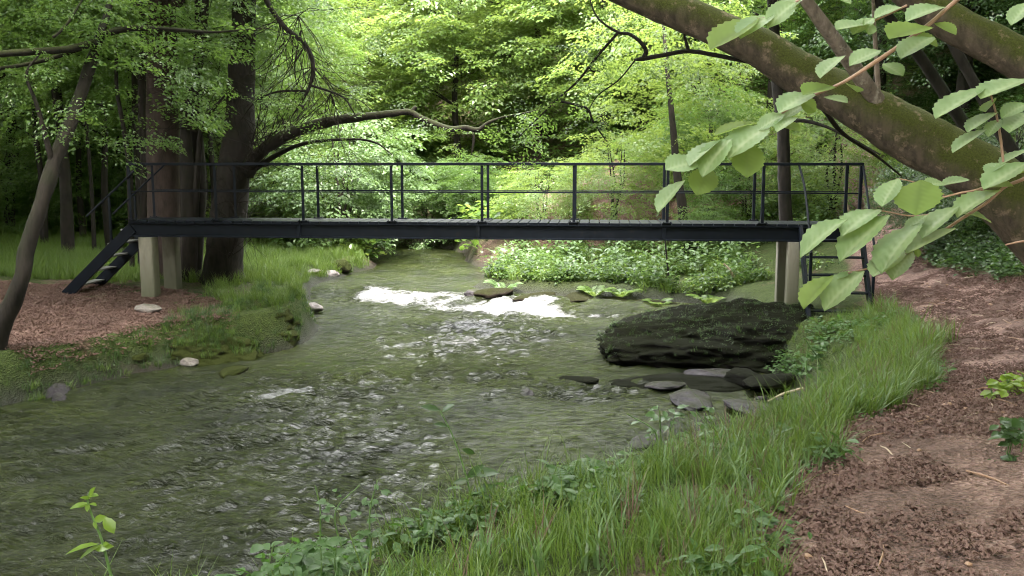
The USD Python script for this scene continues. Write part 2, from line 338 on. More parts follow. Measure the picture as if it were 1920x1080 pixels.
CTRL = np.array([  # x, y, z of the land, and how wide the bank slope is
    (-7.9, 14.7, .74, .5), (-6.6, 14.8, .6, .45), (-8.7, 17.4, .92, .8), (-6.4, 16.1, .76, .7), (-5, 17, .72, .35), (-6, 19.5, .92, .5), (-4.6, 18.5, .78, .35), (-13, 24.5, 1.05, 1.), (-12, 16, 1.1, 1.), (-15, 12, 1.0, 1.),
    (-9, 12.8, .75, .5), (-25, 30, 2.2, 1.), (-40, 40, 7, 2.), (-10, 38, 2.0, 1.), (-20, 60, 7, 2.), (-7, 24, .65, 1.), (-6, 28, .6, 1.), (-30, 15, 2.5, 1.), (-30, 0, 3, 1.),
    (0, 0, 1.7, 2.), (1.5, 3.4, 1.7, 2.), (1.15, 3.7, 1.64, 2.), (3.5, 7, 1.52, 1.8), (4.9, 10.9, 1.15, 1.6), (6, 12.4, 1.15, 1.), (5.1, 16.4, .74, .8), (5.75, 15.2, .8, .8), (8.2, 20, 1.3, 1.), (0, 4.5, 1.45, 2.), (2, 7.5, 1.15, 2.4),
    (3, 10, .8, 2.2), (4.1, 12, .72, 1.6), (4.6, 13.4, .75, .9), (-1.5, 4.6, 1.1, 2.4), (-3, 2.5, 1.5, 2.), (6.0, 8.6, 1.55, 1.), (7.2, 9, 2.2, 1.), (7.3, 12.4, 1.4, 1.), (7.5, 15, 1.25, 1.), (8.3, 18, 1.3, 1.), (8.2, 13, 2.2, 1.), (9.3, 10, 4., 1.), (9.5, 14, 3.0, 1.), (12, 18, 4, 1.), (12, 25, 4.6, 1.), (16, 12, 8.5, 1.), (20, 25, 10, 1.),
    (10, 5, 5, 1.), (5, 3.5, 2.3, 1.), (3.4, 1.5, 1.9, 1.), (6, -6, 3, 1.), (-6, -8, 1.7, 2.), (20, -6, 10, 1.),
    (3.3, 23.5, .5, .5), (2, 24, .58, .45), (.5, 24.5, .5, .45), (5, 22, .65, .7), (5, 25.6, .85, .8), (3, 26.6, .8, .8), (1, 27.2, .8, .6), (3, 28.8, 2.7, .8), (1, 30, 2.3, .8), (6.2, 27, 1.4, 1.), (6, 29.4, 3.4, 1.), (0, 32, 1.0, .6), (8.5, 30, 4, 1.), (4, 38, 5.5, 1.), (-4, 41, 3.5, .8), (0, 50, 9, 1.), (10, 45, 14, 1.), (-10, 55, 9, 1.),
    (0, 80, 25, 1.), (22, 60, 28, 1.), (-30, 80, 18, 1.), (45, 80, 38, 1.), (-60, 95, 24, 1.), (-60, 50, 12, 1.), (60, 40, 34, 1.), (60, -8, 30, 1.), (-60, -8, 6, 1.), (0, 110, 34, 1.), (60, 110, 44, 1.)])
_rbf = RBFInterpolator(CTRL[:, :2], CTRL[:, 2:], kernel='linear', neighbors=24)


def water_level(x, y):
    return .22 * smooth01((y - (20.9 - .38 * x) + .55) / 1.1)


def ground_z(x, y, full=False):
    x, y = np.atleast_1d(np.asarray(x, float)), np.atleast_1d(np.asarray(y, float))
    q = np.stack([x.ravel(), y.ravel()], 1)
    d, _ = _tree.query(q)
    d = np.where(shapely.contains_xy(RIVER, q[:, 0], q[:, 1]), -d, d)
    L = _rbf(q)
    lz, bw = L[:, 0], np.maximum(L[:, 1], .25)
    p3 = np.stack([q[:, 0], q[:, 1], 0 * d], 1)
    d2 = d + .35 * (fbm(p3 * .9, 3, 3) - .5) + .12 * (fbm(p3 * 3.5, 3, 4) - .5)
    k = smooth01(d2 / bw)
    wl = water_level(q[:, 0], q[:, 1])
    far = np.clip((q[:, 1] - 20) / 40, 0, 1)
    z = np.where(d2 > 0, wl - .02 + (lz - wl + .02) * k, wl - .02 - .55 * smooth01(-d2 / .9))
    z = z + np.clip(d2, 0, 1) * (.14 * (fbm(p3 * 1.1, 4, 7) - .5) + (.05 + .6 * far) * (fbm(p3 * .35, 3, 9) - .5)) + np.clip(d2 + .3, 0, 1) * .05 * (fbm(p3 * 6, 3, 8) - .5)
    return (z.reshape(x.shape), d.reshape(x.shape), lz) if full else z.reshape(x.shape)


def gz(x, y):
    return float(ground_z([x], [y])[0])


PATH_C = np.array([(.9, -6), (1.3, -2), (1.75, 2), (2.2, 4), (3.55, 6), (4.8, 8.2), (5.75, 10.2), (6.4, 12.4), (6.9, 15), (7.6, 18), (8.4, 21), (9.3, 25), (10.2, 30)])
PATH_HW = np.interp(np.arange(len(PATH_C)), [0, 3, 5, 7, 9, 12], [1.15, 1.15, 1.1, .95, .62, .6])


def path_dist(x, y):
    P = spline(PATH_C, 200)
    d, i = cKDTree(P).query(np.stack([np.ravel(x), np.ravel(y)], 1))
    return d.reshape(np.shape(x)) / np.interp(i / 199 * (len(PATH_C) - 1), np.arange(len(PATH_C)), PATH_HW).reshape(np.shape(x))


gx = np.concatenate([np.linspace(-70, -12, 36), np.arange(-11.6, 11.6, .12), np.linspace(12, 70, 36)])
gy = np.concatenate([np.linspace(-10, 1, 14), np.arange(1.2, 30, .125), np.linspace(30.3, 118, 60)])
GX, GY = np.meshgrid(gx, gy, indexing='xy')
GZ, GD, _ = ground_z(GX, GY, True)
nx, ny = len(gx), len(gy)


def grid_faces(nx, ny, keep=None):
    i, j = np.meshgrid(np.arange(ny - 1), np.arange(nx - 1), indexing='ij')
    a = (i * nx + j).ravel(); q = np.stack([a, a + 1, a + nx + 1, a + nx], 1)
    if keep is not None:
        q = q[keep.ravel()[q].any(1)]
    return np.vstack([q[:, [0, 1, 2]], q[:, [0, 2, 3]]])


def vprim(m, **kw):
    for k, v in kw.items():
        UsdGeom.PrimvarsAPI(m).CreatePrimvar(k, Sdf.ValueTypeNames.FloatArray, 'vertex').Set(Vt.FloatArray.FromNumpy(np.asarray(v, np.float32).ravel()))


pd = path_dist(GX, GY)
p3 = np.stack([GX, GY, 0 * GX], -1)
left_litter = np.exp(-(((GX + 8.4) / 3.4) ** 2 + ((GY - 15.0) / 2.5) ** 2))
moss = .5 - .5 * smooth01(1.6 - pd) - .55 * left_litter + .15 * (GX > 7) * 0 + .35 * np.exp(-((GD - .3) / .35) ** 2)
moss = np.where(GY > 26, .38 - .4 * np.exp(-(((GX - 3.6) / 3.2) ** 2 + ((GY - 28.2) / 2.2) ** 2)), moss)
wet = np.clip(1 - (GZ - water_level(GX, GY)) / .36, 0, 1) * .92
gm = usdkit.mesh(stage, '/World/ground', (np.stack([GX, GY, GZ], -1).reshape(-1, 3), grid_faces(nx, ny)), M['ground'], smooth=True)
vprim(gm, moss=moss, wet=wet)
tag(gm, 'brown woodland ground with leaf litter and mossy river banks', 'ground', kind='structure')

# the path: a draped sheet of trodden leaf litter with ragged edges that dip under the ground
pc = spline(PATH_C, 260); pw = np.interp(np.linspace(0, len(PATH_C) - 1, 260), np.arange(len(PATH_C)), PATH_HW)
tt = np.gradient(pc, axis=0); tt /= np.linalg.norm(tt, axis=1, keepdims=True); nn = np.stack([tt[:, 1], -tt[:, 0]], 1)
U = np.linspace(-1.15, 1.15, 41)
PX = pc[:, None, 0] + nn[:, None, 0] * U[None] * pw[:, None]; PY = pc[:, None, 1] + nn[:, None, 1] * U[None] * pw[:, None]
pp3 = np.stack([PX, PY, 0 * PX], -1)
edge = np.abs(U)[None] + .5 * (fbm(pp3 * 1.7, 3, 21) - .5)
PZ = ground_z(PX, PY) + .012 - .10 * smooth01((edge - .72) / .3) + .016 * (fbm(pp3 * 9, 3, 22) - .5)
pm = usdkit.mesh(stage, '/World/path', (np.stack([PX, PY, PZ], -1).reshape(-1, 3), grid_faces(41, 260)), M['path'], smooth=True)
vprim(pm, moss=0 * PX - .3 + .35 * smooth01((edge - .5) / .4), wet=0 * PX)
tag(pm, 'reddish brown footpath of trodden leaf litter along the right bank', 'path', kind='structure')

# ------------------------------------------------------------------ the river
wx = np.arange(-14, 5.2, .055)
wy = np.concatenate([np.arange(3.6, 24, .055), np.arange(24, 41, .14)])
WX, WY = np.meshgrid(wx, wy, indexing='xy')
w3 = np.stack([WX, WY, 0 * WX], -1)
_, WD, _ = ground_z(WX, WY, True)
weir = np.exp(-((WY - (20.9 - .38 * WX) - .0 + .7 * (fbm(w3 * .9, 2, 44) - .5)) / .85) ** 2) * smooth01((1.5 - WX) / .8) * smooth01((WX + 4.2) / .8)
weir2 = np.exp(-((WY - (20.2 - .22 * WX)) / .35) ** 2) * smooth01((3.6 - WX) / .8) * smooth01((WX + 2.6) / .8)
riff = np.exp(-((WY - 13.6 - .12 * WX + .5 * np.sin(WX * 1.3)) / .55) ** 2) * smooth01((WX + 4.5) / 1.5)
mid = np.exp(-(((WX + .55) / 1.8) ** 2 + ((WY - 17.6) / 2.9) ** 2))
lower = smooth01((-1.0 - WX + (14.5 - WY) * .28) / 2.5) * smooth01((15.2 - WY) / 1.5)
rip = .35 + .75 * weir + .5 * weir2 + .95 * mid + .9 * riff + .75 * lower
rip = np.clip(rip, 0, 1.25) * smooth01(-WD / .5 + .35)
ang = -.5 * smooth01((14 - WY) / 6)
ca, sa = np.cos(ang), np.sin(ang)
F = np.stack([WX * ca - WY * sa, WX * sa + WY * ca, 0 * WX], -1)
crest = 1 - np.abs(2 * fbm(F * [1.6, 3.2, 1], 3, 31) - 1)
hw = 1.8 * rip * (.10 * (fbm(F * [.9, 1.7, 1], 3, 30) - .5) + .07 * (crest - .7) + .06 * (fbm(F * [4, 7, 1], 3, 32) - .5) + .03 * (fbm(F * [10, 15, 1], 2, 33) - .5))
hw += .06 * weir * (fbm(w3 * 3, 3, 35)) + .05 * riff * fbm(w3 * 2.2, 2, 36)
WZ = water_level(WX, WY) + hw
streak = fbm(F * [1.2, 3.6, 1], 3, 41)
foam = .56 * weir * (.4 + .95 * fbm(w3 * [1.1, 2.6, 1], 3, 42)) + .38 * weir2 * (.2 + fbm(w3 * 1.1, 2, 43)) + .46 * mid * smooth01((streak - .34) / .3) \
    + .24 * lower * (.35 + .65 * smooth01((streak - .46) / .25)) * (.5 + fbm(w3 * 1.4, 2, 47)) + .15 * riff * smooth01((streak - .4) / .3)
foam = foam + .3 * np.exp(-(((WX + 3.95) / .26) ** 2 + ((WY - 10.55) / .4) ** 2)) + .1 * np.exp(-(((WX + 4.5) / .5) ** 2 + ((WY - 14.6) / .22) ** 2))
foam = np.clip(foam, 0, 1) * smooth01(-WD / .3 + .4)
keep = WD < .45
wf = grid_faces(len(wx), len(wy), keep); wu, wi = np.unique(wf, return_inverse=True)
wm = usdkit.mesh(stage, '/World/river', (np.stack([WX, WY, WZ], -1).reshape(-1, 3)[wu], wi.reshape(-1, 3)), M['water'], smooth=True)
vprim(wm, foam=foam.ravel()[wu], ripple=(.35 + .65 * np.clip(rip, 0, 1)).ravel()[wu])
tag(wm, 'olive green river with a white riffle and broken grey ripples', 'river', kind='structure')

# ------------------------------------------------------------------ the footbridge
A, B = at(243, 416, 17.2), at(1614, 422, 16.0)
yaw = math.atan2(B[1] - A[1], B[0] - A[0]); LEN = float(np.linalg.norm((B - A)[:2])); DZ = 2.21
br = thing('footbridge', 'dark painted steel footbridge with railings crossing the river', 'footbridge', (A[0], A[1], DZ), yaw)
WID, BH = .92, .265
_I = np.array([(-.06, 0), (.06, 0), (.06, .018), (.008, .03), (.008, BH - .03), (.06, BH - .018), (.06, BH), (-.06, BH), (-.06, BH - .018), (-.008, BH - .03), (-.008, .03), (-.06, .018)])


def ibeam(y):
    m = trimesh.creation.extrude_polygon(shapely.Polygon(_I), LEN)
    v = np.array(m.vertices)
    return np.stack([v[:, 2], v[:, 0] + y, v[:, 1] - BH], 1), np.array(m.faces)[:, ::-1] if False else np.array(m.faces)


obj('near_beam', ibeam(0), M['steel'], br); obj('far_beam', ibeam(WID), M['steel'], br)
obj('deck', cat([box((.165, WID + .06, .035), (.09 + .18 * k, WID / 2, .019), .004) for k in range(int(LEN / .18))]), M['steel'], br)
RH = 1.09
for y in (0.0, WID):
    obj('top_rail', box((LEN, .05, .05), (LEN / 2, y, RH - .025), .006), M['steel'], br)
    obj('mid_rail', box((LEN, .018, .022), (LEN / 2, y + .036, RH * .52), .003), M['steel'], br)
    for k in range(9):
        x = .03 + (LEN - .06) * k / 8
        po = obj('post', cat([box((.05, .008, RH - .055), (x, y, (RH - .055) / 2 + .003), .001), box((.008, .05, RH - .055), (x - .021, y + .025, (RH - .055) / 2 + .003), .001)]), M['steel'], br)
        obj('base_plate', cat([box((.17, .12, .014), (x, y + .004, .046), .002)] + [tube([(x + a, y - .035, .05), (x + a, y - .035, .068)], [.011, .011], 6, 2) for a in (-.06, .06)]), M['steel'], po)
for x in (LEN * .245, LEN * .495, LEN * .745):
    obj('web_stiffener', box((.07, .03, BH - .05), (x, -.03, -BH / 2), .004), M['steel'], br)
    obj('cross_beam', box((.06, WID - .14, .1), (x, WID / 2, -.14), .004), M['steel'], br)
for x in (.15, LEN - 1.0):
    obj('cross_beam', box((.08, WID - .14, .12), (x, WID / 2, -.15), .004), M['steel'], br)


def locz(p):                                         # world point -> bridge frame
    c, s = math.cos(-yaw), math.sin(-yaw); q = np.array(p, float) - np.array([A[0], A[1], DZ])
    return np.array([q[0] * c - q[1] * s, q[0] * s + q[1] * c, q[2]])


# left stairs, running on along the bridge
run, drop = 1.32, -(gz(A[0] - 1.35, A[1] + .15) - DZ) + .03
for y in (-.02, WID + .02):
    obj('stair_stringer', bar((.06, y, -.1), (-run, y, -drop), .05, .2), M['steel'], br)
    obj('stair_handrail', tube([(.3, y, RH - .02), (-run * .62, y, RH - .02 - drop * .7)], [.019, .019], 8, 4), M['steel'], br)
    obj('stair_post', box((.04, .04, 1.0), (-.36, y, -.36 * drop / run + .33), .004), M['steel'], br)
for k in range(5):
    t = (k + .55) / 5.1
    obj('tread', box((.2, WID - .05, .028), (-run * t + .03, WID / 2, -.02 - drop * t * .97 + .02), .004), M['tread'], br)
# right stairs, coming down towards the path
S0, S1 = LEN - 1.02, LEN - .01
run2 = .95; foot = locz((B[0] - .4, B[1] - run2, 0)); dr2 = DZ - gz(B[0] - .4, B[1] - run2) + .02
for x in (S0, S1):
    obj('stair_stringer', bar((x, -.05, -.02), (x, -run2, -dr2), .05, .17), M['steel'], br)
    obj('stair_handrail', tube([(x - .06 if x == S0 else x, .02, RH - .02), (x, -run2 * .3, RH - .03 - dr2 * .3), (x, -run2, RH - dr2)], [.02, .02, .02], 8, 8), M['steel'], br)
    obj('stair_post', box((.045, .045, RH), (x, -run2 + .03, -dr2 + RH / 2), .004), M['steel'], br)
for k in range(5):
    t = (k + .75) / 5.2
    obj('tread', box((S1 - S0 - .05, .2, .026), ((S0 + S1) / 2, -.06 - (run2 - .1) * t, -.03 - dr2 * t + .02), .004), M['steel'], br)


def pier(px, py, Y, w, label):
    p = at(px, py, Y); zb = gz(p[0], p[1]) - .25; h = DZ - BH - .004 - zb
    g = np.random.default_rng(int(px))
    m = trimesh.creation.box((w, w, h)).subdivide().subdivide().subdivide()
    v = np.array(m.vertices); rr = np.maximum(np.abs(v[:, :2]).max(1), 1e-6)
    corner = np.minimum(np.abs(v[:, 0]), np.abs(v[:, 1])) > w / 2 - 1e-4
    v[corner, :2] *= .93
    v[:, :2] *= (1 + .035 * (fbm(v * 5 + px, 3, 5) - .5))[:, None]
    v = v @ np.array([[math.cos(yaw), math.sin(yaw), 0], [-math.sin(yaw), math.cos(yaw), 0], [0, 0, 1]]) + [p[0], p[1], zb + h / 2]
    return obj('bridge_pier', (v, np.array(m.faces)), M['concrete'], None, label=label, cat='pier')


def bp(x, y):                                        # bridge frame -> world plan
    return A[0] + x * math.cos(yaw) - y * math.sin(yaw), A[1] + x * math.sin(yaw) + y * math.cos(yaw)


def proj(p):
    d = np.array(p, float) - [0, 0, EYE]
    w = d[1] * _c - d[2] * _s
    return 960 + FPX * d[0] / w, 540 - FPX * (d[1] * _s + d[2] * _c) / w


for x, y, lab in ((.34, 0, 'left pale square concrete pier at the foot of the left stairs, nearer one'), (.34, WID, 'concrete pier under the far left end of the bridge, behind the mossier nearer pier'),
                  (LEN - 1.12, 0, 'slim pale concrete pier beside the right bank stairs'), (LEN - 1.12, WID, 'brownish concrete pier behind the right bank stairs')):
    q = bp(x, y); u = proj((q[0], q[1], 1.0))
    pier(u[0], u[1], q[1], .27 if x < 5 else .2, lab)
obj('footing_slab', rock((bp(LEN - 1.2, -.05)[0], bp(LEN - 1.2, -.05)[1], gz(*bp(LEN - 1.2, 0)) + .02), (.42, .35, .09), 77, 3), M['rock_moss'], None, True, label='low stone footing slab under the slim right pier', cat='slab')

# ------------------------------------------------------------------ rocks
def add_rock(name, label, catname, c, r, seed, m, **kw):
    return obj(name, rock(c, r, seed, **kw), M[m], None, True, label=label, cat=catname)


add_rock('boulder', 'huge dark mossy boulder bulging into the river below the right end of the bridge', 'boulder', (4.1, 16.1, -.1), (2.6, 1.8, .88), 12, 'rock_dark', sub=6, planes=5, rough=.2)
add_rock('rock_ledge', 'low dark ledge of rock at the near foot of the huge boulder', 'rock', (3.0, 13.75, -.06), (1.5, .5, .17), 5, 'rock_dark', planes=10)
add_rock('mossy_bank_rock', 'moss and grass topped overhanging rock at the tip of the left bank', 'rock', (-5.0, 17.2, .12), (1.15, 1.5, .66), 21, 'rock_moss', sub=5, rough=.2)
add_rock('mossy_bank_rock', 'dark undercut mossy rock on the left bank below the concrete piers', 'rock', (-5.35, 15.75, .0), (1.0, .75, .55), 22, 'rock_moss', sub=5, rough=.2)
for px, py, z, r, sd, m, nm, lab in [
    (1155, 662, .0, (.19, .14, .09), 31, 'rock_wet', 'river_stone', 'small dark stone alone in the river left of the huge boulder'),
    (1245, 722, .04, (.36, .2, .05), 32, 'rock_wet', 'flat_stone', 'flat grey slab on the ledge at the foot of the huge boulder'),
    (1202, 832, .0, (.3, .16, .07), 33, 'rock_wet', 'river_stone', 'flat wet stone in the near shallows beside the bank grass'),
    (1275, 588, .02, (.5, .25, .16), 34, 'rock_wet', 'rock_slab', 'tilted wet slab between the island bank and the huge boulder'),
    (1180, 575, .05, (.6, .3, .1), 35, 'rock_wet', 'rock_slab', 'low wet slab along the waterline of the island bank'),
    (1080, 570, .03, (.35, .18, .08), 36, 'rock_wet', 'river_stone', 'small wet rock at the left end of the slabs by the island'),
    (1300, 748, .03, (.7, .3, .07), 101, 'rock_wet', 'ledge_slab', 'broad wet slab in front of the ledge by the grass'),
    (1425, 770, .1, (.6, .28, .08), 102, 'rock_wet', 'ledge_slab', 'wet slab beside the pebbles at the foot of the grass'),
    (1345, 702, .1, (.6, .25, .08), 103, 'rock_wet', 'ledge_slab', 'narrow slab lying against the huge boulder front'),
    (1440, 715, .15, (.5, .25, .1), 104, 'rock_dark', 'ledge_slab', 'dark stepped slab at the inner end of the ledge'),
    (930, 550, .28, (.5, .3, .13), 90, 'rock_earth', 'mossy_rock', 'mossy rock under the upright pale green fern at the island tip'),
    (1010, 556, .2, (.8, .3, .12), 91, 'rock_earth', 'mossy_rock', 'low mossy rock on the island shore below the middle of the bridge'),
    (1085, 560, .2, (.7, .3, .12), 92, 'rock_earth', 'mossy_rock', 'mossy rock below the middle fern of the island'),
    (1160, 566, .15, (.8, .3, .11), 93, 'rock_earth', 'mossy_rock', 'mossy rock on the island shore left of the thin sapling'),
    (1225, 572, .15, (.7, .3, .12), 94, 'rock_earth', 'mossy_rock', 'dark mossy rock at the foot of the thin sapling'),
    (895, 550, .24, (.32, .25, .12), 37, 'rock_wet', 'rock_slab', 'pointed slab at the left tip of the island by the white water'),
    (440, 697, -.01, (.42, .2, .1), 38, 'rock_moss', 'river_stone', 'greenish flat rock awash in the water below the left bank'),
    (107, 738, .0, (.5, .2, .12), 39, 'rock_wet', 'flat_stone', 'long flat grey stone at the water edge of the left bank'),
    (262, 675, .15, (.16, .14, .13), 40, 'rock_moss', 'bank_stone', 'small brown upright stone at the edge of the left bank'),
    (355, 680, .05, (.16, .12, .08), 45, 'rock_pale', 'bank_stone', 'small grey stone in the bank where leaf litter meets the water'),
    (590, 577, .12, (.2, .17, .12), 41, 'rock_pale', 'river_stone', 'pale pinkish stone just behind the tip of the left bank'),
    (560, 622, .06, (.3, .2, .14), 42, 'rock_dark', 'river_stone', 'dark wet stone at the water under the left bank tip'),
    (580, 512, .38, (.55, .35, .14), 43, 'rock_pale', 'shore_stone', 'long pale rock on the far left shore behind the bridge'),
    (635, 500, .42, (.42, .35, .2), 44, 'rock_moss', 'shore_stone', 'block shaped mossy rock on the far left shore'),
    (620, 515, .3, (.3, .2, .12), 46, 'rock_pale', 'shore_stone', 'rounded pale stone before the blocky rock on the far left shore'),
    (980, 740, -.02, (.35, .15, .07), 47, 'rock_wet', 'river_stone', 'dark stone just breaking the surface in the riffle'),
    (1390, 712, .1, (.35, .22, .16), 48, 'rock_dark', 'bank_stone', 'dark stone in the shade at the right of the ledge'),
    (1085, 712, .0, (.4, .12, .05), 49, 'rock_dark', 'river_stone', 'long low dark stone left of the ledge in the riffle'),
]:
    p = onz(px, py, z)
    add_rock(nm, lab, 'rock' if 'slab' in nm or 'rock' in nm else 'stone', (p[0], p[1], z), r, sd, m, sub=3, rotz=sd * .7)
g = np.random.default_rng(4)
pebbles = []
for k in range(70):
    t = g.random(); px = 1480 - 180 * t + g.normal(0, 12); py = 760 + 75 * t + g.normal(0, 14)
    p = onz(px, py, .06); s = g.uniform(.035, .10)
    pebbles.append((p, s, k))
pb = thing('pebble_bank', 'purplish wet pebbles heaped at the shore beside the grass', 'pebbles')
for p, s, k in pebbles:
    z = max(gz(p[0], p[1]), .0)
    obj('pebble', rock((p[0], p[1], z + s * .2), (s * 1.3, s, s * .6), 200 + k, 1, rotz=k), M['rock_wet'], pb, True)
p = at(280, 584, 15.9)
obj('flat_stone', rock((p[0], p[1], gz(p[0], p[1]) + .05), (.24, .17, .1), 60, 3), M['rock_pale'], None, True, label='white angular stone lying at the foot of the left piers', cat='stone')

# ------------------------------------------------------------------ leaf sprays
def leaf_quads(P, D, N, L, W=.36, fold=.10, droop=.12):
    S = np.cross(N, D)
    L = L[:, None]
    a = P; c = P + D * L - N * L * droop
    m = P + D * L * .42 + N * L * .02
    b = m + S * L * W + N * L * fold; d = m - S * L * W + N * L * fold
    V = np.stack([a, b, c, d], 1).reshape(-1, 3)
    k = np.arange(len(P))[:, None] * 4
    return V, np.vstack([k + [0, 1, 2], k + [0, 2, 3]])


def unit(v):
    return v / (np.linalg.norm(v, axis=-1, keepdims=True) + 1e-12)


def spray_template(seed, leaf=.085, L=1.05, jit=.28):
    g = np.random.default_rng(seed)
    P, D = [], []
    def along(p0, th, ln, n):
        for q in range(n):
            t = (q + .6) / n
            p = p0 + np.array([math.cos(th), math.sin(th), 0]) * ln * t + [0, 0, -.16 * (ln * t) ** 2]
            a = th + (1 if q % 2 else -1) * g.uniform(.55, 1.05)
            P.append(p + g.normal(0, .012, 3)); D.append([math.cos(a), math.sin(a), g.normal(-.15, .2)])
        P.append(p); D.append([math.cos(th), math.sin(th), -.2])
    along(np.zeros(3), 0, L, 11)
    for q in range(8):
        x = L * (.12 + .1 * q); sg = 1 if q % 2 else -1
        along(np.array([x, 0, -.16 * x * x]), sg * g.uniform(.6, 1.0), (L - x) * .6 + .14, 6)
    P, D = np.array(P), unit(np.array(D))
    P[:, 2] += g.normal(0, .03, len(P))
    N = unit(np.array([0, 0, 1.0]) + g.normal(0, jit, (len(P), 3))); N = unit(N - D * (N * D).sum(1, keepdims=True))
    return leaf_quads(P, D, N, leaf * g.uniform(.7, 1.25, len(P)))


TPL = {k: [spray_template(100 + 10 * i + q, leaf, L, jit) for q in range(4)] for i, (k, leaf, L, jit) in enumerate([('fine', .075, 1.0, .28), ('broad', .115, 1.15, .3), ('loose', .09, 1.1, .45)])}


def place_sprays(P, yaws, pitches, rolls, scales, kind, seed):
    g = np.random.default_rng(seed)
    pick = g.integers(0, 4, len(P)); out = []
    cy, sy, cp, sp, cr, sr = np.cos(yaws), np.sin(yaws), np.cos(pitches), np.sin(pitches), np.cos(rolls), np.sin(rolls)
    z, o = 0 * cy, 0 * cy + 1
    Rz = np.stack([cy, -sy, z, sy, cy, z, z, z, o], -1).reshape(-1, 3, 3)
    Ry = np.stack([cp, z, sp, z, o, z, -sp, z, cp], -1).reshape(-1, 3, 3)
    Rx = np.stack([o, z, z, z, cr, -sr, z, sr, cr], -1).reshape(-1, 3, 3)
    R = Rz @ Ry @ Rx
    for q in range(4):
        i = np.nonzero(pick == q)[0]
        if not len(i):
            continue
        V, F = TPL[kind][q]
        W = np.einsum('nij,vj->nvi', R[i], V) * scales[i][:, None, None] + P[i][:, None]
        out.append((W.reshape(-1, 3), (F[None] + (np.arange(len(i)) * len(V))[:, None, None]).reshape(-1, 3)))
    return cat(out)


def crown(center, radii, n, seed, kind='fine', scale=1.0, gap=.46, droop=.22, lay=.0, freq=.55, keep=None):
    """Flat leaf sprays through an uneven crown volume with gaps, denser towards its outside."""
    g = np.random.default_rng(seed)
    d = unit(g.normal(size=(n * 3, 3))); r = g.random(n * 3) ** .42
    q = d * r[:, None]
    P = q * radii + center
    ok = fbm(P * freq + seed * 3.7, 3, seed) > gap - .10 * r
    out = 1 - .35 * fbm(d * 2.2 + seed, 2, seed + 1)
    ok &= r < out * 1.25
    if keep is not None:
        ok &= keep(P)
    P, d = P[ok][:n], d[ok][:n]
    k = len(P)
    yaws = np.arctan2(d[:, 1], d[:, 0]) + g.normal(0, .6, k)
    return place_sprays(P, yaws, droop + g.normal(0, .22, k), g.normal(0, .22, k), scale * g.uniform(.7, 1.3, k), kind, seed + 2)


# ------------------------------------------------------------------ tree kinds, made once each as classes and then referenced
def trunk_mesh(h, r, seed, lean=.04, sides=9):
    g = np.random.default_rng(seed)
    pts = [np.array([0, 0, -.35])]
    off = np.zeros(2)
    for k in range(1, 7):
        off = off + g.normal(0, lean * h / 6, 2)
        pts.append(np.array([off[0], off[1], h * k / 6]))
    return tube(pts, [r * 1.45, r * 1.02, r * .9, r * .75, r * .6, r * .4, r * .15], sides, 26, .12, seed), pts


def make_kind(name, h, r, cz, cr, n, leafm, barkm, kind, scale, seed, gap=.46, droop=.22, nl=9, stems=1):
    c = stage.CreateClassPrim('/' + name)
    all_pts = []
    g = np.random.default_rng(seed)
    for s in range(stems):
        tm, pts = trunk_mesh(h, r, seed + s, .04 if stems == 1 else .16)
        obj('trunk' if stems == 1 else 'stem', tm, M[barkm], '/' + name, True); all_pts.append(pts)
    for k in range(nl):
        p0 = all_pts[k % stems][2 + k % 4]
        a = g.uniform(0, 2 * PI); q = np.array([math.cos(a), math.sin(a), g.uniform(-.1, .45)]) * cr[0] * g.uniform(.5, .85)
        obj('limb', tube([p0, p0 + q * .5 + [0, 0, .25], p0 + q], [r * .38, r * .2, .012], 5, 9, .1, k), M[barkm], '/' + name, True)
    obj('crown', crown(np.array([0, 0, cz]), np.array(cr), n, seed, kind, scale, gap, droop), M[leafm], '/' + name)
    return name


KINDS = [
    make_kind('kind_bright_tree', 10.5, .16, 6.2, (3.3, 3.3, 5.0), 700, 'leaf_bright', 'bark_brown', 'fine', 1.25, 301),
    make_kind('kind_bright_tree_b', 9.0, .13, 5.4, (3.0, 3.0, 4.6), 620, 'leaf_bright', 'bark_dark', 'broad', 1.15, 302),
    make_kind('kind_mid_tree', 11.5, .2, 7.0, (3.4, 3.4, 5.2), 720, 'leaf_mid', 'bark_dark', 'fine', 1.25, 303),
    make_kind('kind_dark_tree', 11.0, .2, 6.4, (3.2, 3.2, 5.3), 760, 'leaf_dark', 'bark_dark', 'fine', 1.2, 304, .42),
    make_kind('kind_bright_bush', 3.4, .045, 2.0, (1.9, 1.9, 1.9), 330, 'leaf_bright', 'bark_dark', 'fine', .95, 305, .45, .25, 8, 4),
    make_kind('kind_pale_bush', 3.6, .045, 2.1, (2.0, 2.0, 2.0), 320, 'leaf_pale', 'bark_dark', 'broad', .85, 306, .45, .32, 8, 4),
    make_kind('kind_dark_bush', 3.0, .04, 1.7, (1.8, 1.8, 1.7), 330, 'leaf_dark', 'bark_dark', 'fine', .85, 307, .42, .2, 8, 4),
    make_kind('kind_slim_tree', 11.0, .1, 7.6, (2.3, 2.3, 4.0), 380, 'leaf_mid', 'bark_dark', 'fine', 1.15, 308, .47, .2, 7),
    make_kind('kind_tall_tree', 18, .3, 13.0, (6.0, 6.0, 4.6), 1400, 'leaf_mid', 'bark_dark', 'fine', 1.35, 310, .42),
    make_kind('kind_mid_bush', 3.2, .04, 1.8, (1.9, 1.9, 1.8), 320, 'leaf_mid', 'bark_dark', 'loose', .9, 309, .45, .2, 8, 4),
]
K = dict(bt=0, bb=1, mt=2, dt=3, bu=4, pb=5, db=6, st=7, tt=8, mb=9)


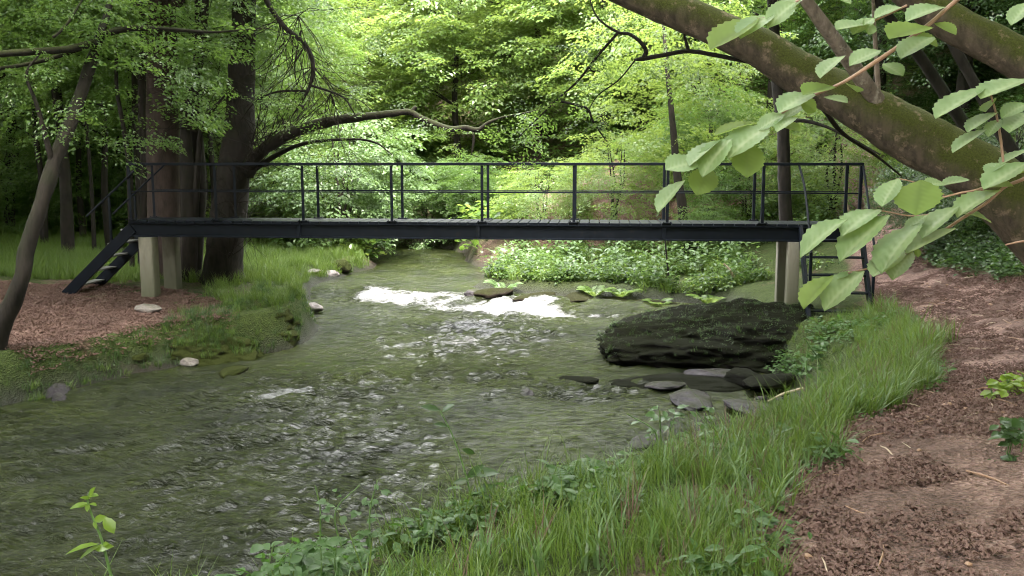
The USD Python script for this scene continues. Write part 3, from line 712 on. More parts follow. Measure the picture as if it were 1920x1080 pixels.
def plant(kind, name, label, catname, x, y, s, rot, group=None, dz=0.0):
    t = thing(name, label, catname, (x, y, gz(x, y) - .05 + dz), rot, group, s)
    t.GetReferences().AddInternalReference('/' + KINDS[K[kind]]); t.SetInstanceable(True)
    return t


# trees and shrubs seen beyond the bridge, nearest the river first
for kind, name, label, catname, px, y, s in [
    ('pb', 'waterside_shrub', 'pale leafed shrub drooping over the water behind the third bridge panel', 'shrub', 640, 29.5, 1.1),
    ('pb', 'waterside_shrub', 'pale shrub hanging low over the far end of the river', 'shrub', 800, 34.5, .9),
    ('bu', 'waterside_shrub', 'green shrub left of the far shore rocks behind the big twiggy trunk', 'shrub', 520, 31.0, 1.0),
    ('mb', 'waterside_shrub', 'shrub in shade closing the river at its far bend', 'shrub', 715, 38.0, 1.0),
    ('mb', 'waterside_shrub', 'fresh green shrub on the bank at the far right end of the water', 'shrub', 890, 33.0, .7),
    ('bu', 'hazel_bush', 'yellow green bush above the island behind the middle of the railing', 'bush', 1020, 27.6, .62),
    ('mb', 'hazel_bush', 'shady bush behind the hanging hazel leaves and the railing', 'bush', 1330, 29.0, .8),
    ('bu', 'hazel_bush', 'sunlit bush right of the railing middle above bare earth', 'bush', 1150, 27.4, .75),
    ('mb', 'hazel_bush', 'leafy green bush behind the last railing panel before the dark trunk', 'bush', 1400, 26.0, .75),
    ('bu', 'hazel_bush', 'bright green bush framed between the dark trunk and the right end post', 'bush', 1560, 24.0, .85),
    ('mb', 'hazel_bush', 'green bush beside the thin tree on the island', 'bush', 1330, 25.0, .45),
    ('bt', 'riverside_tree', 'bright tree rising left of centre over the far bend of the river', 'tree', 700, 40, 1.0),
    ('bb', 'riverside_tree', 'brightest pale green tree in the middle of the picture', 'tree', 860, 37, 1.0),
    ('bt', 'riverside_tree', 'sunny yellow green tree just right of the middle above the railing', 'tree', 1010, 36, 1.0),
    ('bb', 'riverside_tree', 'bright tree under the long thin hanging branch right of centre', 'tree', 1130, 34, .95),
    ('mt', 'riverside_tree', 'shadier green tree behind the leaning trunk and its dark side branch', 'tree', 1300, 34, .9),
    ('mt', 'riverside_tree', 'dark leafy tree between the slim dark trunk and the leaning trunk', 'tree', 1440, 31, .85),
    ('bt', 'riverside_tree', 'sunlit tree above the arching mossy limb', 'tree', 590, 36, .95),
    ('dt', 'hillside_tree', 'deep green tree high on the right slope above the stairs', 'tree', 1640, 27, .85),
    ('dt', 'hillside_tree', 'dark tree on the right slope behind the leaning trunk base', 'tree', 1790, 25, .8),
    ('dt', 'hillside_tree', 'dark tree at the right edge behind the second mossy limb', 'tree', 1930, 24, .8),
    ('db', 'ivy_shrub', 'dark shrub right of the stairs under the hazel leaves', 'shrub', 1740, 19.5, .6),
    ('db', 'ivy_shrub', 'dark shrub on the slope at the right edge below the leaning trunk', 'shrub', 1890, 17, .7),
    ('mt', 'woodland_tree', 'green tree closing the view behind the thick left trunk', 'tree', 330, 36, .95),
    ('mt', 'woodland_tree', 'green tree between the twiggy trunk and the arching limb', 'tree', 470, 33, .9),
    ('mt', 'woodland_tree', 'shady tree in the wood at the left edge', 'tree', 30, 31, .9),
    ('bt', 'woodland_tree', 'lighter green tree in the wood left of the thick trunk', 'tree', 190, 38, .9),
    ('mb', 'woodland_shrub', 'bright low shrub seen through the left stair rails', 'shrub', 200, 29, 1.0),
    ('mb', 'woodland_shrub', 'low shrub at the left edge behind the leaning slender tree', 'shrub', 20, 27, .9),
]:
    u = ray(px, 400)
    plant(kind, name, label, catname, u[0] / u[1] * y, y, s, (px * .7) % 6.28)
for i, (px, y, s, lab) in enumerate([(78, 25, .8, 'slim dark tree nearest the left edge in the wood'), (122, 23.5, 1.25, 'stout dark tree standing left of the left stairs'), (155, 27, .8, 'slim tree just right of the stout dark tree'),
                                     (203, 25, .85, 'slim tree behind the foot of the left stairs'), (262, 22.5, .95, 'slim dark tree close left of the thick trunk'), (228, 30, .8, 'thin tree far behind the left stair handrail'),
                                     (402, 27, .8, 'slim tree seen between the two thick left trunks'), (182, 33, .9, 'far thin tree in the shaded wood behind the stairs')]):
    u = ray(px, 400); plant('st', 'slim_tree', lab, 'tree', u[0] / u[1] * y, y, s, i * 1.3)


for i, (px, y, s) in enumerate([(160, 36, .7), (215, 31, .6), (238, 34, .65), (252, 26, .55), (282, 30, .7), (338, 27, .6), (384, 30, .7), (415, 34, .7), (500, 34, .6), (100, 34, .7), (55, 33, .7), (172, 24, .45)]):
    u = ray(px, 400); plant('st', 'thin_tree', 'thin dark trunk among many alike in the shaded left wood', 'tree', u[0] / u[1] * y, y, (s, s, .9), i * 1.1, 'thin trunks in the shaded left wood')
# ------------------------------------------------------------------ far wood on the valley sides: one mass
def scatter(name, protos, P, yaws, S, label, catname, mats, kind='stuff', tilt=None, seed=0):
    pi = UsdGeom.PointInstancer.Define(stage, '/World/' + name)
    names = []
    for i, m in enumerate(protos):
        if isinstance(m, str):
            x = UsdGeom.Xform.Define(stage, f'/World/{name}/source_{i}'); x.GetPrim().GetReferences().AddInternalReference(m); names.append(x.GetPath())
        else:
            names.append(usdkit.mesh(stage, f'/World/{name}/source_{i}', m, mats[i % len(mats)]).GetPath())
    pi.CreatePrototypesRel().SetTargets(names)
    g = np.random.default_rng(seed)
    n = len(P)
    pi.CreateProtoIndicesAttr(Vt.IntArray.FromNumpy(g.integers(0, len(protos), n).astype(np.int32)))
    pi.CreatePositionsAttr(Vt.Vec3fArray.FromNumpy(np.asarray(P, np.float32)))
    q = np.stack([np.cos(yaws / 2), 0 * yaws, 0 * yaws, np.sin(yaws / 2)], 1)
    if tilt is not None:
        tx, ty = tilt
        h = np.stack([np.ones(n), tx / 2, ty / 2, 0 * tx], 1); h /= np.linalg.norm(h, axis=1, keepdims=True)
        w0, x0, y0, z0 = h.T; w1, x1, y1, z1 = q.T
        q = np.stack([w0 * w1 - x0 * x1 - y0 * y1 - z0 * z1, w0 * x1 + x0 * w1 + y0 * z1 - z0 * y1, w0 * y1 - x0 * z1 + y0 * w1 + z0 * x1, w0 * z1 + x0 * y1 - y0 * x1 + z0 * w1], 1)
    pi.CreateOrientationsAttr(Vt.QuathArray([Gf.Quath(float(a), float(b), float(c), float(d)) for a, b, c, d in q]))
    pi.CreateScalesAttr(Vt.Vec3fArray.FromNumpy(np.repeat(np.asarray(S, np.float32)[:, None], 3, 1)))
    tag(pi, label, catname, kind=kind)
    return pi


hw_ = np.array([(-4.5, .5), (3.5, -3), (-10, -3.5), (9.5, 3), (11.5, 8.5), (13.5, 14), (-13.5, 15.5), (-15, 20), (14, -2), (-22, 14)])
scatter('near_wood', ['/' + KINDS[8]], np.column_stack([hw_, ground_z(hw_[:, 0], hw_[:, 1]) - .2]), np.arange(len(hw_)) * 1.7, np.linspace(.92, 1.1, len(hw_)), 'tall shady wood standing around the viewpoint', 'wood', None)
g = np.random.default_rng(8)
lw = [(x + g.normal(0, .6), y + g.normal(0, .6)) for y in np.arange(-34, 34, 4.2) for x in np.arange(-36, 37, 4.2)
      if (y < -15 or abs(x) > .62 * y + 12.5) and (x > -3 or y < -10 or y > 14 or x < -19) and not (x > -4 and x < 8 and y > -8 and y < 12)]
lw = np.array(lw)
scatter('back_wood', ['/' + KINDS[2], '/' + KINDS[3], '/' + KINDS[9]], np.column_stack([lw, ground_z(lw[:, 0], lw[:, 1]) - .2]), g.uniform(0, 6.28, len(lw)), g.uniform(.9, 1.25, len(lw)), 'lower wood closing in behind the viewpoint and on both sides', 'wood', None)
g = np.random.default_rng(9)
fw = []
for y in np.arange(44, 112, 5.5):
    for x in np.arange(-.75 * y - 8, .75 * y + 8, 4.6):
        fw.append((x + g.normal(0, 1.3), y + g.normal(0, 1.5)))
for x, y in [(-16, 34), (-22, 36), (-27, 32), (-20, 28), (-24, 24), (-30, 38), (-14, 41), (-18, 44), (14, 30), (17, 27), (20, 33), (16, 36), (12, 38), (21, 24), (18, 20), (24, 28), (9, 40)]:
    fw.append((x, y))
fw = np.array(fw)
scatter('far_wood', ['/' + KINDS[0], '/' + KINDS[1], '/' + KINDS[0], '/' + KINDS[2]], np.column_stack([fw, ground_z(fw[:, 0], fw[:, 1]) - .2]), g.uniform(0, 6.28, len(fw)), g.uniform(.95, 1.4, len(fw)),
        'leafy wood covering the valley sides behind the riverside trees', 'wood', None)

# ------------------------------------------------------------------ the nearer left bank trees
def limb_on(tree, name, pts, widths, m, sides=8, seed=0, rough=.14, **kw):
    return obj(name, pxlimb(pts, widths, sides, rough, seed), M[m], tree, True, **kw)


def twig_fan(origin, n, seed, spread, length, r=.006, up=.5, bend=.3, side=0):
    """Thin bare twigs leaving a limb, each a short bent polyline."""
    g = np.random.default_rng(seed); out = []
    for k in range(n):
        o = np.array(origin[k % len(origin)])
        d = unit(np.array([g.normal(side, spread), g.normal(0, .35), g.normal(up, .45)])); L = length * g.uniform(.5, 1.3)
        pts = [o]
        for q in range(4):
            d = unit(d + g.normal(0, bend, 3) + [0, 0, -.08]); pts.append(pts[-1] + d * L / 4)
        out.append(tube(pts, [r, r * .8, r * .3], 4, 9))
        for q in (2, 3):
            e = unit(d + g.normal(0, .7, 3)); out.append(tube([pts[q], pts[q] + e * L * .2, pts[q] + e * L * .35 + [0, 0, -.05]], [r * .5, r * .25], 3, 4))
    return cat(out)


# slender leaning tree at the left edge
t = thing('slender_tree', 'slender crooked tree leaning over the litter bank at the left edge', 'tree')
limb_on(t, 'trunk', [(-25, 700, 13), (5, 610, 13), (38, 530, 13), (52, 460, 13.1), (75, 390, 13.2), (100, 310, 13.4), (130, 235, 13.7), (160, 150, 14), (180, 90, 14.2), (205, 10, 14.6), (235, -120, 15)], [40, 37, 30, 28, 28, 27, 24, 22, 18, 12, 5], 'bark_dark', 10, 1, .22)
limb_on(t, 'limb', [(182, 78, 14.2), (130, 92, 13.6), (60, 97, 13), (-40, 104, 12.2)], [14, 14, 13, 12], 'limb_mossy', 7, 2)
limb_on(t, 'limb', [(180, 70, 14.2), (235, 54, 14.4), (320, 55, 14.8), (400, 60, 15.2), (500, 52, 15.6)], [13, 12, 9, 5, 2], 'limb_mossy', 7, 3)
limb_on(t, 'limb', [(176, 82, 14.1), (100, 108, 13.6), (40, 122, 13.2), (-30, 132, 12.6)], [10, 9, 8, 6], 'limb_mossy', 6, 4)
limb_on(t, 'limb', [(100, 70, 13.4), (125, 45, 13.6), (160, -10, 14)], [6, 5, 3], 'limb_mossy', 5, 5)
limb_on(t, 'limb', [(100, 310, 13.4), (70, 200, 13.2), (50, 140, 13.2), (75, 100, 13.3)], [12, 8, 5, 3], 'bark_dark', 6, 6)
obj('crown', crown(np.array([-6.6, 14.4, 11.2]), np.array([4.6, 4.0, 2.9]), 1000, 401, 'fine', 1.15, .42), M['leaf_mid'], t)
obj('front_sprays', crown(np.array([-7.0, 13.4, 5.0]), np.array([1.9, 1.0, 1.2]), 90, 403, 'fine', .62, .47), M['leaf_mid'], t)
obj('lower_sprays', crown(np.array([-7.3, 16.0, 5.0]), np.array([2.6, 2.0, 1.5]), 120, 402, 'fine', .85, .5), M['leaf_mid'], t)

# thick trunk behind the bridge
t = thing('thick_trunk_tree', 'thick straight brown trunk behind the bridge above the left piers', 'tree')
limb_on(t, 'trunk', [(312, 545, 19.3), (310, 520, 19.3), (308, 420, 19.3), (305, 250, 19.3), (303, 100, 19.3), (300, -60, 19.3), (295, -320, 19.3)], [80, 66, 60, 58, 56, 52, 30], 'bark_brown', 14, 11, .1)
limb_on(t, 'limb', [(300, 60, 19.3), (240, -10, 19), (150, -60, 18.4)], [20, 14, 6], 'bark_brown', 7, 12)
limb_on(t, 'limb', [(306, 30, 19.3), (400, -60, 18.6), (480, -130, 18)], [22, 14, 6], 'bark_brown', 7, 13)
obj('crown', crown(np.array([-8.4, 20.2, 9.6]), np.array([4.0, 3.6, 4.2]), 600, 411, 'fine', 1.1, .45), M['leaf_mid'], t)
obj('lower_sprays', crown(np.array([-7.6, 21.0, 6.0]), np.array([3.8, 2.4, 1.9]), 190, 412, 'fine', .9, .5), M['leaf_mid'], t)

# multi-stemmed tree next to it
t = thing('multi_stem_tree', 'dark tree of several crooked stems between the two thick left trunks', 'tree')
limb_on(t, 'stem', [(352, 545, 18.9), (356, 460, 18.9), (352, 330, 18.9), (348, 220, 18.9), (362, 165, 18.8), (378, 90, 18.7), (386, -20, 18.6), (380, -140, 18.6)], [34, 30, 26, 20, 17, 14, 12, 6], 'bark_dark', 9, 21)
limb_on(t, 'stem', [(362, 540, 19.1), (370, 430, 19.1), (376, 330, 19.2), (366, 200, 19.3), (372, 60, 19.4), (366, -100, 19.5)], [30, 26, 22, 18, 14, 6], 'bark_dark', 8, 22)
limb_on(t, 'stem', [(358, 500, 19), (372, 300, 18.8), (378, 240, 18.6), (400, 205, 18.5), (425, 175, 18.4)], [18, 12, 9, 7, 3], 'bark_dark', 6, 23)
limb_on(t, 'stem', [(268, 500, 20.0), (272, 320, 20), (266, 200, 20), (268, 60, 20.1), (262, -80, 20.2)], [20, 16, 15, 13, 6], 'bark_dark', 7, 24)
limb_on(t, 'stem', [(248, 500, 19.7), (240, 300, 19.7), (228, 220, 19.7), (218, 150, 19.8), (222, 20, 20)], [10, 9, 8, 7, 4], 'bark_dark', 6, 25)
obj('crown', crown(np.array([-6.2, 18.6, 8.2]), np.array([3.0, 2.6, 3.2]), 330, 421, 'fine', 1.0, .47), M['leaf_mid'], t)
obj('twigs', twig_fan([at(350, 220, 18.8), at(376, 250, 18.8), at(362, 165, 18.8), at(380, 80, 18.7)], 60, 25, .8, 1.4, .009), M['twig'], t)

# twiggy trunk with the arching mossy limb
t = thing('arching_limb_tree', 'stout dark trunk behind the bridge sending a mossy limb arching over the river', 'tree')
limb_on(t, 'trunk', [(414, 540, 18.9), (418, 505, 18.9), (424, 440, 18.9), (436, 340, 18.9), (448, 250, 18.9), (452, 170, 19), (456, 60, 19), (462, -80, 19), (466, -260, 19)], [92, 74, 68, 64, 56, 50, 44, 36, 14], 'bark_dark', 13, 31, .14)
limb_on(t, 'arching_limb', [(462, 322, 18.8), (482, 292, 18.6), (520, 262, 18.3), (560, 245, 18.1), (620, 228, 17.9), (690, 218, 17.8), (735, 213, 17.8), (768, 210, 17.8), (786, 220, 17.7), (812, 231, 17.7), (842, 242, 17.6), (872, 240, 17.6), (896, 243, 17.6), (915, 230, 17.6), (945, 219, 17.6), (1000, 208, 17.6), (1030, 198, 17.6)], [31, 27, 24, 22, 19, 15, 12, 11, 12, 11, 13, 12, 9, 6, 4, 2, 1], 'limb_mossy', 10, 32, .34)
limb_on(t, 'limb', [(475, 318, 18.8), (520, 290, 18.6), (575, 268, 18.4), (660, 261, 18.2), (705, 268, 18.1), (735, 290, 18)], [12, 9, 7, 5, 4, 2], 'limb_mossy', 6, 33)
limb_on(t, 'limb', [(770, 213, 17.8), (775, 206, 17.8), (781, 200, 17.8)], [10, 9, 7], 'limb_mossy', 6, 34)
limb_on(t, 'limb', [(884, 240, 17.6), (888, 262, 17.6), (884, 290, 17.6)], [8, 6, 2], 'limb_mossy', 5, 35)
limb_on(t, 'limb', [(480, -40, 17.5), (505, 10, 17.4), (535, 52, 17.4), (570, 80, 17.3), (586, 115, 17.3), (583, 155, 17.3), (566, 190, 17.3), (545, 222, 17.4)], [11, 10, 9, 8, 8, 7, 5, 2], 'bark_dark', 7, 36)
limb_on(t, 'limb', [(583, 160, 17.3), (640, 180, 17.1), (660, 205, 17), (668, 220, 17)], [5, 4, 3, 2], 'bark_dark', 5, 37)
limb_on(t, 'limb', [(575, 170, 17.3), (520, 172, 17.5), (480, 190, 17.8), (452, 225, 18.2)], [5, 4, 3, 2], 'bark_dark', 5, 38)
limb_on(t, 'limb', [(565, 55, 17.3), (553, 120, 17.3), (556, 160, 17.3)], [4, 3, 2], 'bark_dark', 4, 39)
fan = [at(478, 300, 18.5), at(486, 290, 18.5), at(470, 270, 18.7), at(500, 275, 18.3), at(468, 320, 18.6), at(540, 255, 18.2)]
obj('twigs', twig_fan(fan, 70, 31, .55, 1.5, .009, .9, .22, .35), M['twig'], t)
hang = [at(x, y, 17.3) for x, y in ((525, 40), (548, 65), (572, 85), (586, 125), (560, 30), (620, 175))]
obj('hanging_twigs', twig_fan(hang, 70, 32, .45, 1.5, .008, -.7, .25), M['twig'], t)
obj('trunk_twigs', twig_fan([at(430, 480, 18.5), at(440, 380, 18.5), at(425, 420, 18.5), at(455, 440, 18.5), at(450, 340, 18.5)], 60, 33, .5, 1.1, .008, .8, .3), M['twig'], t)
obj('crown', crown(np.array([-6.4, 19.6, 9.3]), np.array([3.2, 3.0, 3.6]), 440, 431, 'fine', 1.05, .46), M['leaf_mid'], t)
spr = np.array([at(x, y, Y) for x, y, Y in ((640, 235, 17.6), (700, 222, 17.4), (760, 225, 17.2), (820, 240, 17.3), (900, 250, 17.3), (960, 225, 17.5), (560, 262, 17.9), (600, 160, 17), (480, 130, 17.4), (660, 275, 18), (720, 285, 17.9), (530, 80, 17.2), (620, 90, 17), (690, 120, 16.8), (650, 30, 16.6), (750, 60, 16.8), (560, 20, 16.8), (450, 60, 17), (590, 210, 17), (1000, 220, 17.5))])
g = np.random.default_rng(77)
spr = np.repeat(spr, 4, 0) + g.normal(0, .28, (80, 3))
obj('limb_sprays', place_sprays(spr, g.uniform(0, 6.28, 80), g.normal(.25, .2, 80), g.normal(0, .2, 80), g.uniform(.45, .8, 80), 'fine', 78), M['leaf_mid'], t)

# ------------------------------------------------------------------ the right bank trees
t = thing('leaning_tree', 'huge mossy trunk leaning from the right edge across the top of the picture', 'tree')
limb_on(t, 'trunk', [(2095, 650, 8.6), (2060, 585, 8.7), (1995, 480, 8.9), (1920, 398, 9.0), (1850, 334, 9.1), (1775, 290, 9.2), (1700, 250, 9.3), (1600, 192, 9.5), (1500, 136, 9.7), (1400, 78, 9.8), (1300, 34, 9.9), (1200, -6, 10.0), (1050, -74, 10.1), (880, -190, 10.2)], [190, 160, 136, 122, 108, 100, 94, 86, 76, 68, 62, 58, 48, 30], 'bark_mossy', 26, 51, .17)
limb_on(t, 'straight_branch', [(1652, 200, 9.35), (1632, 172, 9.2), (1590, 110, 9.0), (1545, 48, 8.8), (1512, 2, 8.7), (1440, -100, 8.4)], [34, 30, 27, 25, 22, 14], 'bark_pale', 10, 52, .06, label='pale smooth straight branch')
limb_on(t, 'shoot', [(1648, 190, 9.25), (1644, 120, 9.2), (1639, 40, 9.1), (1636, -40, 9)], [10, 9, 7, 5], 'bark_pale', 7, 53, .04)
limb_on(t, 'limb', [(1420, 118, 9.85), (1385, 112, 9.9), (1340, 103, 10), (1290, 96, 10.1), (1240, 104, 10.2), (1205, 110, 10.3), (1190, 112, 10.4)], [8, 8, 8, 8, 8, 9, 4], 'bark_dark', 7, 54)
limb_on(t, 'limb', [(1207, 108, 10.3), (1211, 95, 10.3), (1200, 78, 10.3), (1180, 64, 10.35), (1158, 60, 10.4), (1125, 38, 10.5), (1110, 12, 10.6), (1100, -30, 10.7)], [9, 8, 7, 6, 5, 4, 3, 2], 'bark_dark', 6, 55)
limb_on(t, 'limb', [(1158, 62, 10.4), (1120, 105, 10.5), (1085, 150, 10.6), (1050, 182, 10.7), (1010, 220, 10.8), (975, 255, 10.9), (955, 285, 11)], [5, 5, 4.5, 4, 3, 2, 1.5], 'bark_dark', 5, 56)
limb_on(t, 'limb', [(1291, 96, 10.1), (1287, 80, 10.1), (1284, 62, 10.1), (1300, 30, 10)], [8, 6, 5, 3], 'bark_dark', 5, 57)
limb_on(t, 'limb', [(1190, 114, 10.4), (1160, 150, 10.5), (1120, 180, 10.6), (1100, 215, 10.6)], [3, 2.5, 2, 1], 'bark_dark', 4, 58)
limb_on(t, 'limb', [(1050, 190, 10.9), (1085, 198, 10.9), (1103, 206, 10.9), (1112, 228, 10.9), (1128, 252, 10.9), (1138, 266, 10.9)], [4, 5, 5, 4, 3, 2], 'bark_dark', 5, 59)
limb_on(t, 'limb', [(1545, 205, 9.8), (1580, 250, 10.4), (1640, 290, 10.8), (1690, 330, 11.2)], [10, 8, 6, 3], 'bark_dark', 6, 60)
spr = np.array([at(x, y, 10.7) for x, y in ((1110, 120), (1060, 170), (1010, 225), (980, 250), (1150, 50), (1120, 20), (1040, 200), (1180, 130), (1240, 120), (1300, 110), (1200, 60), (1090, 90), (1130, 200), (1085, 240), (1330, 120))])
g = np.random.default_rng(79)
spr = np.repeat(spr, 3, 0) + g.normal(0, .16, (45, 3)); 
obj('limb_sprays', place_sprays(spr, g.uniform(0, 6.28, 45), g.normal(.3, .25, 45), g.normal(0, .25, 45), g.uniform(.28, .5, 45), 'fine', 80), M['leaf_mid'], t)
obj('crown', crown(np.array([-1.0, 8.8, 9.8]), np.array([8.4, 5.0, 3.0]), 1250, 451, 'fine', 1.15, .43, keep=lambda P: P[:, 2] > 4.2 + .2 * P[:, 1] + .6), M['leaf_mid'], t)

t = thing('second_leaning_tree', 'mossy round limb of another leaning tree in the top right corner', 'tree')
limb_on(t, 'trunk', [(2150, 330, 7.8), (2060, 212, 7.9), (1990, 156, 8), (1920, 114, 8.1), (1860, 82, 8.2), (1800, 50, 8.3), (1735, 8, 8.4), (1640, -70, 8.5), (1500, -210, 8.6)], [100, 88, 78, 74, 70, 68, 62, 54, 36], 'bark_mossy', 16, 61, .14)
obj('crown', crown(np.array([4.9, 4.6, 9.6]), np.array([4.8, 6.6, 2.8]), 560, 452, 'fine', 1.15, .44, keep=lambda P: P[:, 2] > 4.2 + .2 * P[:, 1] + .6), M['leaf_mid'], t)
for i, (pts, w, lab) in enumerate([
    ([(2010, 470, 15.5), (1960, 390, 15.5), (1890, 270, 15.5), (1840, 180, 15.6), (1790, 90, 15.7), (1735, -10, 15.8), (1680, -120, 16)], [34, 30, 24, 20, 18, 14, 8], 'right one of two dark slanting stems on the slope behind the leaning trunk'),
    ([(1960, 480, 17), (1880, 350, 17), (1830, 270, 17), (1780, 190, 17), (1720, 100, 17.1), (1650, 10, 17.2), (1580, -90, 17.3)], [30, 28, 24, 22, 20, 16, 8], 'left one of two dark slanting stems on the slope behind the leaning trunk')]):
    t = thing('slanting_tree', lab, 'tree')
    limb_on(t, 'trunk', pts, w, 'bark_dark', 8, 70 + i)
    c = at(*pts[-1]) + [0, 0, 2.2]
    obj('crown', crown(c, np.array([2.6, 2.6, 2.4]), 220, 470 + i, 'fine', 1.1, .45), M['leaf_dark'], t)

t = thing('dark_trunk_tree', 'slim nearly black trunk standing just behind the right end of the bridge', 'tree')
limb_on(t, 'trunk', [(1482, 560, 17.9), (1478, 480, 17.9), (1472, 380, 17.9), (1470, 300, 17.9), (1468, 240, 17.9), (1458, 170, 17.9), (1452, 60, 17.9), (1440, -120, 17.9), (1430, -300, 18)], [28, 25, 25, 24, 22, 20, 20, 15, 6], 'bark_dark', 9, 81, .12)
limb_on(t, 'limb', [(1470, 232, 17.9), (1500, 226, 17.7), (1545, 236, 17.4), (1600, 262, 17.0), (1650, 290, 16.6)], [10, 8, 6, 5, 3], 'bark_dark', 6, 82)
obj('crown', crown(np.array([5.2, 18.5, 9.6]), np.array([3.4, 3.2, 3.2]), 420, 461, 'fine', 1.1, .45), M['leaf_mid'], t)
t = thing('island_tree', 'thin brownish tree growing on the island behind the right half of the railing', 'tree')
limb_on(t, 'trunk', [(1290, 480, 25), (1284, 440, 25), (1278, 380, 25), (1270, 330, 25), (1262, 240, 25.1), (1250, 120, 25.2), (1240, 0, 25.3)], [24, 20, 18, 16, 12, 8, 3], 'bark_dark', 8, 83)
obj('crown', crown(np.array([4.3, 25.2, 6.0]), np.array([2.2, 2.0, 2.9]), 260, 462, 'fine', 1.1, .47), M['leaf_bright'], t)
t = thing('thin_sapling', 'very thin dark sapling on the island under the bridge beam', 'sapling')
limb_on(t, 'stem', [(1256, 548, 22.3), (1252, 500, 22.3), (1246, 440, 22.3), (1240, 380, 22.4)], [5, 4, 3, 2], 'bark_dark', 5, 84)
obj('dead_stick', pxlimb([(1384, 545, 20.8), (1377, 522, 20.8), (1368, 506, 20.8), (1357, 494, 20.8)], [6, 6, 5, 3], 6, .1, 3), M['dead_wood'], None, True, label='curved pale dead stick standing out of the island greenery', cat='stick')
obj('dead_stick', pxlimb([(1602, 430, 22.5), (1590, 390, 22.5), (1582, 350, 22.5)], [4, 4, 2], 5, .1, 3), M['dead_wood'], None, True, label='thin pale dead stem seen behind the right stairs railing', cat='stick')
obj('dead_stick', pxlimb([(1505, 728, 12.6), (1470, 738, 12.5), (1440, 752, 12.4)], [5, 5, 3], 6, .1, 4), M['dead_wood'], None, True, label='bare stick poking from the right bank grass over the pebbles', cat='stick')

# ------------------------------------------------------------------ foreground hazel branches, every leaf a piece of its own
M['hazel'] = mat('hazel_leaf', {
    'g': ('geometry', {}), 'o': ('object_info', {}), 'uv': ('attribute', {'attribute': 'vein'}),
    'n': ('noise_texture', {'scale': 30.0, 'detail': 4.0}), 'r': ('rgb_ramp', {'ramp': [(.25, (.10, .17, .065)), (.75, (.20, .275, .13))]}),
    'vm': ('mix_color', {'b': (.30, .36, .2)}), 'b': ('bump', {'strength': .5, 'distance': .003}),
    'p': ('principled_bsdf', {'roughness': .5, 'specular_ior_level': .5}), 'l': ('translucent_bsdf', {'color': (.34, .45, .09)}), 'm': ('mix_closure', {'fac': .38})},
    [('g.position', 'n.vector'), ('n.fac', 'r.fac'), ('r.color', 'vm.a'), ('uv.fac', 'vm.fac'), ('vm.result', 'p.base_color'), ('n.fac', 'b.height'), ('b.normal', 'p.normal'), ('p.BSDF', 'm.closure1'), ('l.BSDF', 'm.closure2')], surface='m.closure')


M['hazel_yellow'] = mat('hazel_leaf_underside', {
    'g': ('geometry', {}), 'uv': ('attribute', {'attribute': 'vein'}), 'n': ('noise_texture', {'scale': 22.0, 'detail': 5.0}),
    'r': ('rgb_ramp', {'ramp': [(.25, (.10, .155, .03)), (.75, (.17, .24, .06))]}), 'vm': ('mix_color', {'b': (.09, .13, .035)}),
    'p': ('principled_bsdf', {'roughness': .6, 'specular_ior_level': .25}), 'l': ('translucent_bsdf', {'color': (.30, .40, .09)}), 'm': ('mix_closure', {'fac': .5})},
    [('g.position', 'n.vector'), ('n.fac', 'r.fac'), ('r.color', 'vm.a'), ('uv.fac', 'vm.fac'), ('vm.result', 'p.base_color'), ('p.BSDF', 'm.closure1'), ('l.BSDF', 'm.closure2')], surface='m.closure')


def hazel_leaf(base, tip, wpx, Y, parent, seed, m='hazel'):
    """Broad toothed hazel leaf from base to tip pixel at distance Y, seen wpx pixels wide."""
    g = np.random.default_rng(seed)
    b = at(*base, Y); e = at(*tip, Y - g.uniform(.0, .05))
    d = e - b; L = np.linalg.norm(d); d = d / L
    view = unit(np.array([0, 0, EYE]) - b)
    f = unit(view - d * (view @ d)); up = np.cross(d, f)
    if up[2] < 0:
        up = -up
    w_true = L * g.uniform(.74, .88); w_seen = wpx * Y / FPX
    cphi = min(.98, w_seen / max(w_true, w_seen * 1.02)); w_true = max(w_true, w_seen)
    n = f * cphi + up * math.sqrt(1 - cphi * cphi) * (1 if g.random() < .9 else 1)
    s = np.cross(n, d)
    nu, nv = 17, 11
    u = np.linspace(0, 1, nu); vv = np.linspace(-1, 1, nv)
    prof = np.interp(u, [0, .06, .2, .4, .6, .78, .9, .97, 1], [.10, .42, .78, .98, 1., .78, .42, .14, .0])
    V, vein = [], []
    for i in range(nu):
        for j in range(nv):
            a = abs(vv[j]); tooth = 1 + (.10 if i % 2 else -.04) * (a > .9)
            x = u[i] + .07 * a * a * (1 - u[i]) - (.05 * a if i == 0 else 0)
            side = vv[j] * prof[i] * tooth * w_true / 2
            z = .10 * L * (a ** 1.3) * prof[i] - .22 * L * u[i] ** 2 * (.6 + .5 * math.sin(seed)) - .035 * L * math.cos((u[i] * 8 - a * 2.2) * 2 * PI) * a * .7
            V.append(b + d * x * L + s * side + n * z)
            vein.append(1.0 if j == nv // 2 else .8 * max(0, math.cos((u[i] * 8 - a * 2.2) * 2 * PI)) ** 3)
    p = usdkit.mesh(stage, numbered(path_of(parent), 'leaf'), (np.array(V), grid_faces(nv, nu)), M['hazel_yellow' if cphi > .8 or g.random() < .22 else m], smooth=True)
    vprim(p, vein=vein)
    return p


def hazel(name, label, twigs, leaves, seed):
    t = thing(name, label, 'branch')
    for pts, w in twigs:
        obj('twig', pxlimb(pts, w, 6, .05, seed), M['twig_red'], t, True)
    for k, (b, e, w, Y) in enumerate(leaves):
        hazel_leaf(b, e, w, Y, t, seed * 100 + k)
    return t


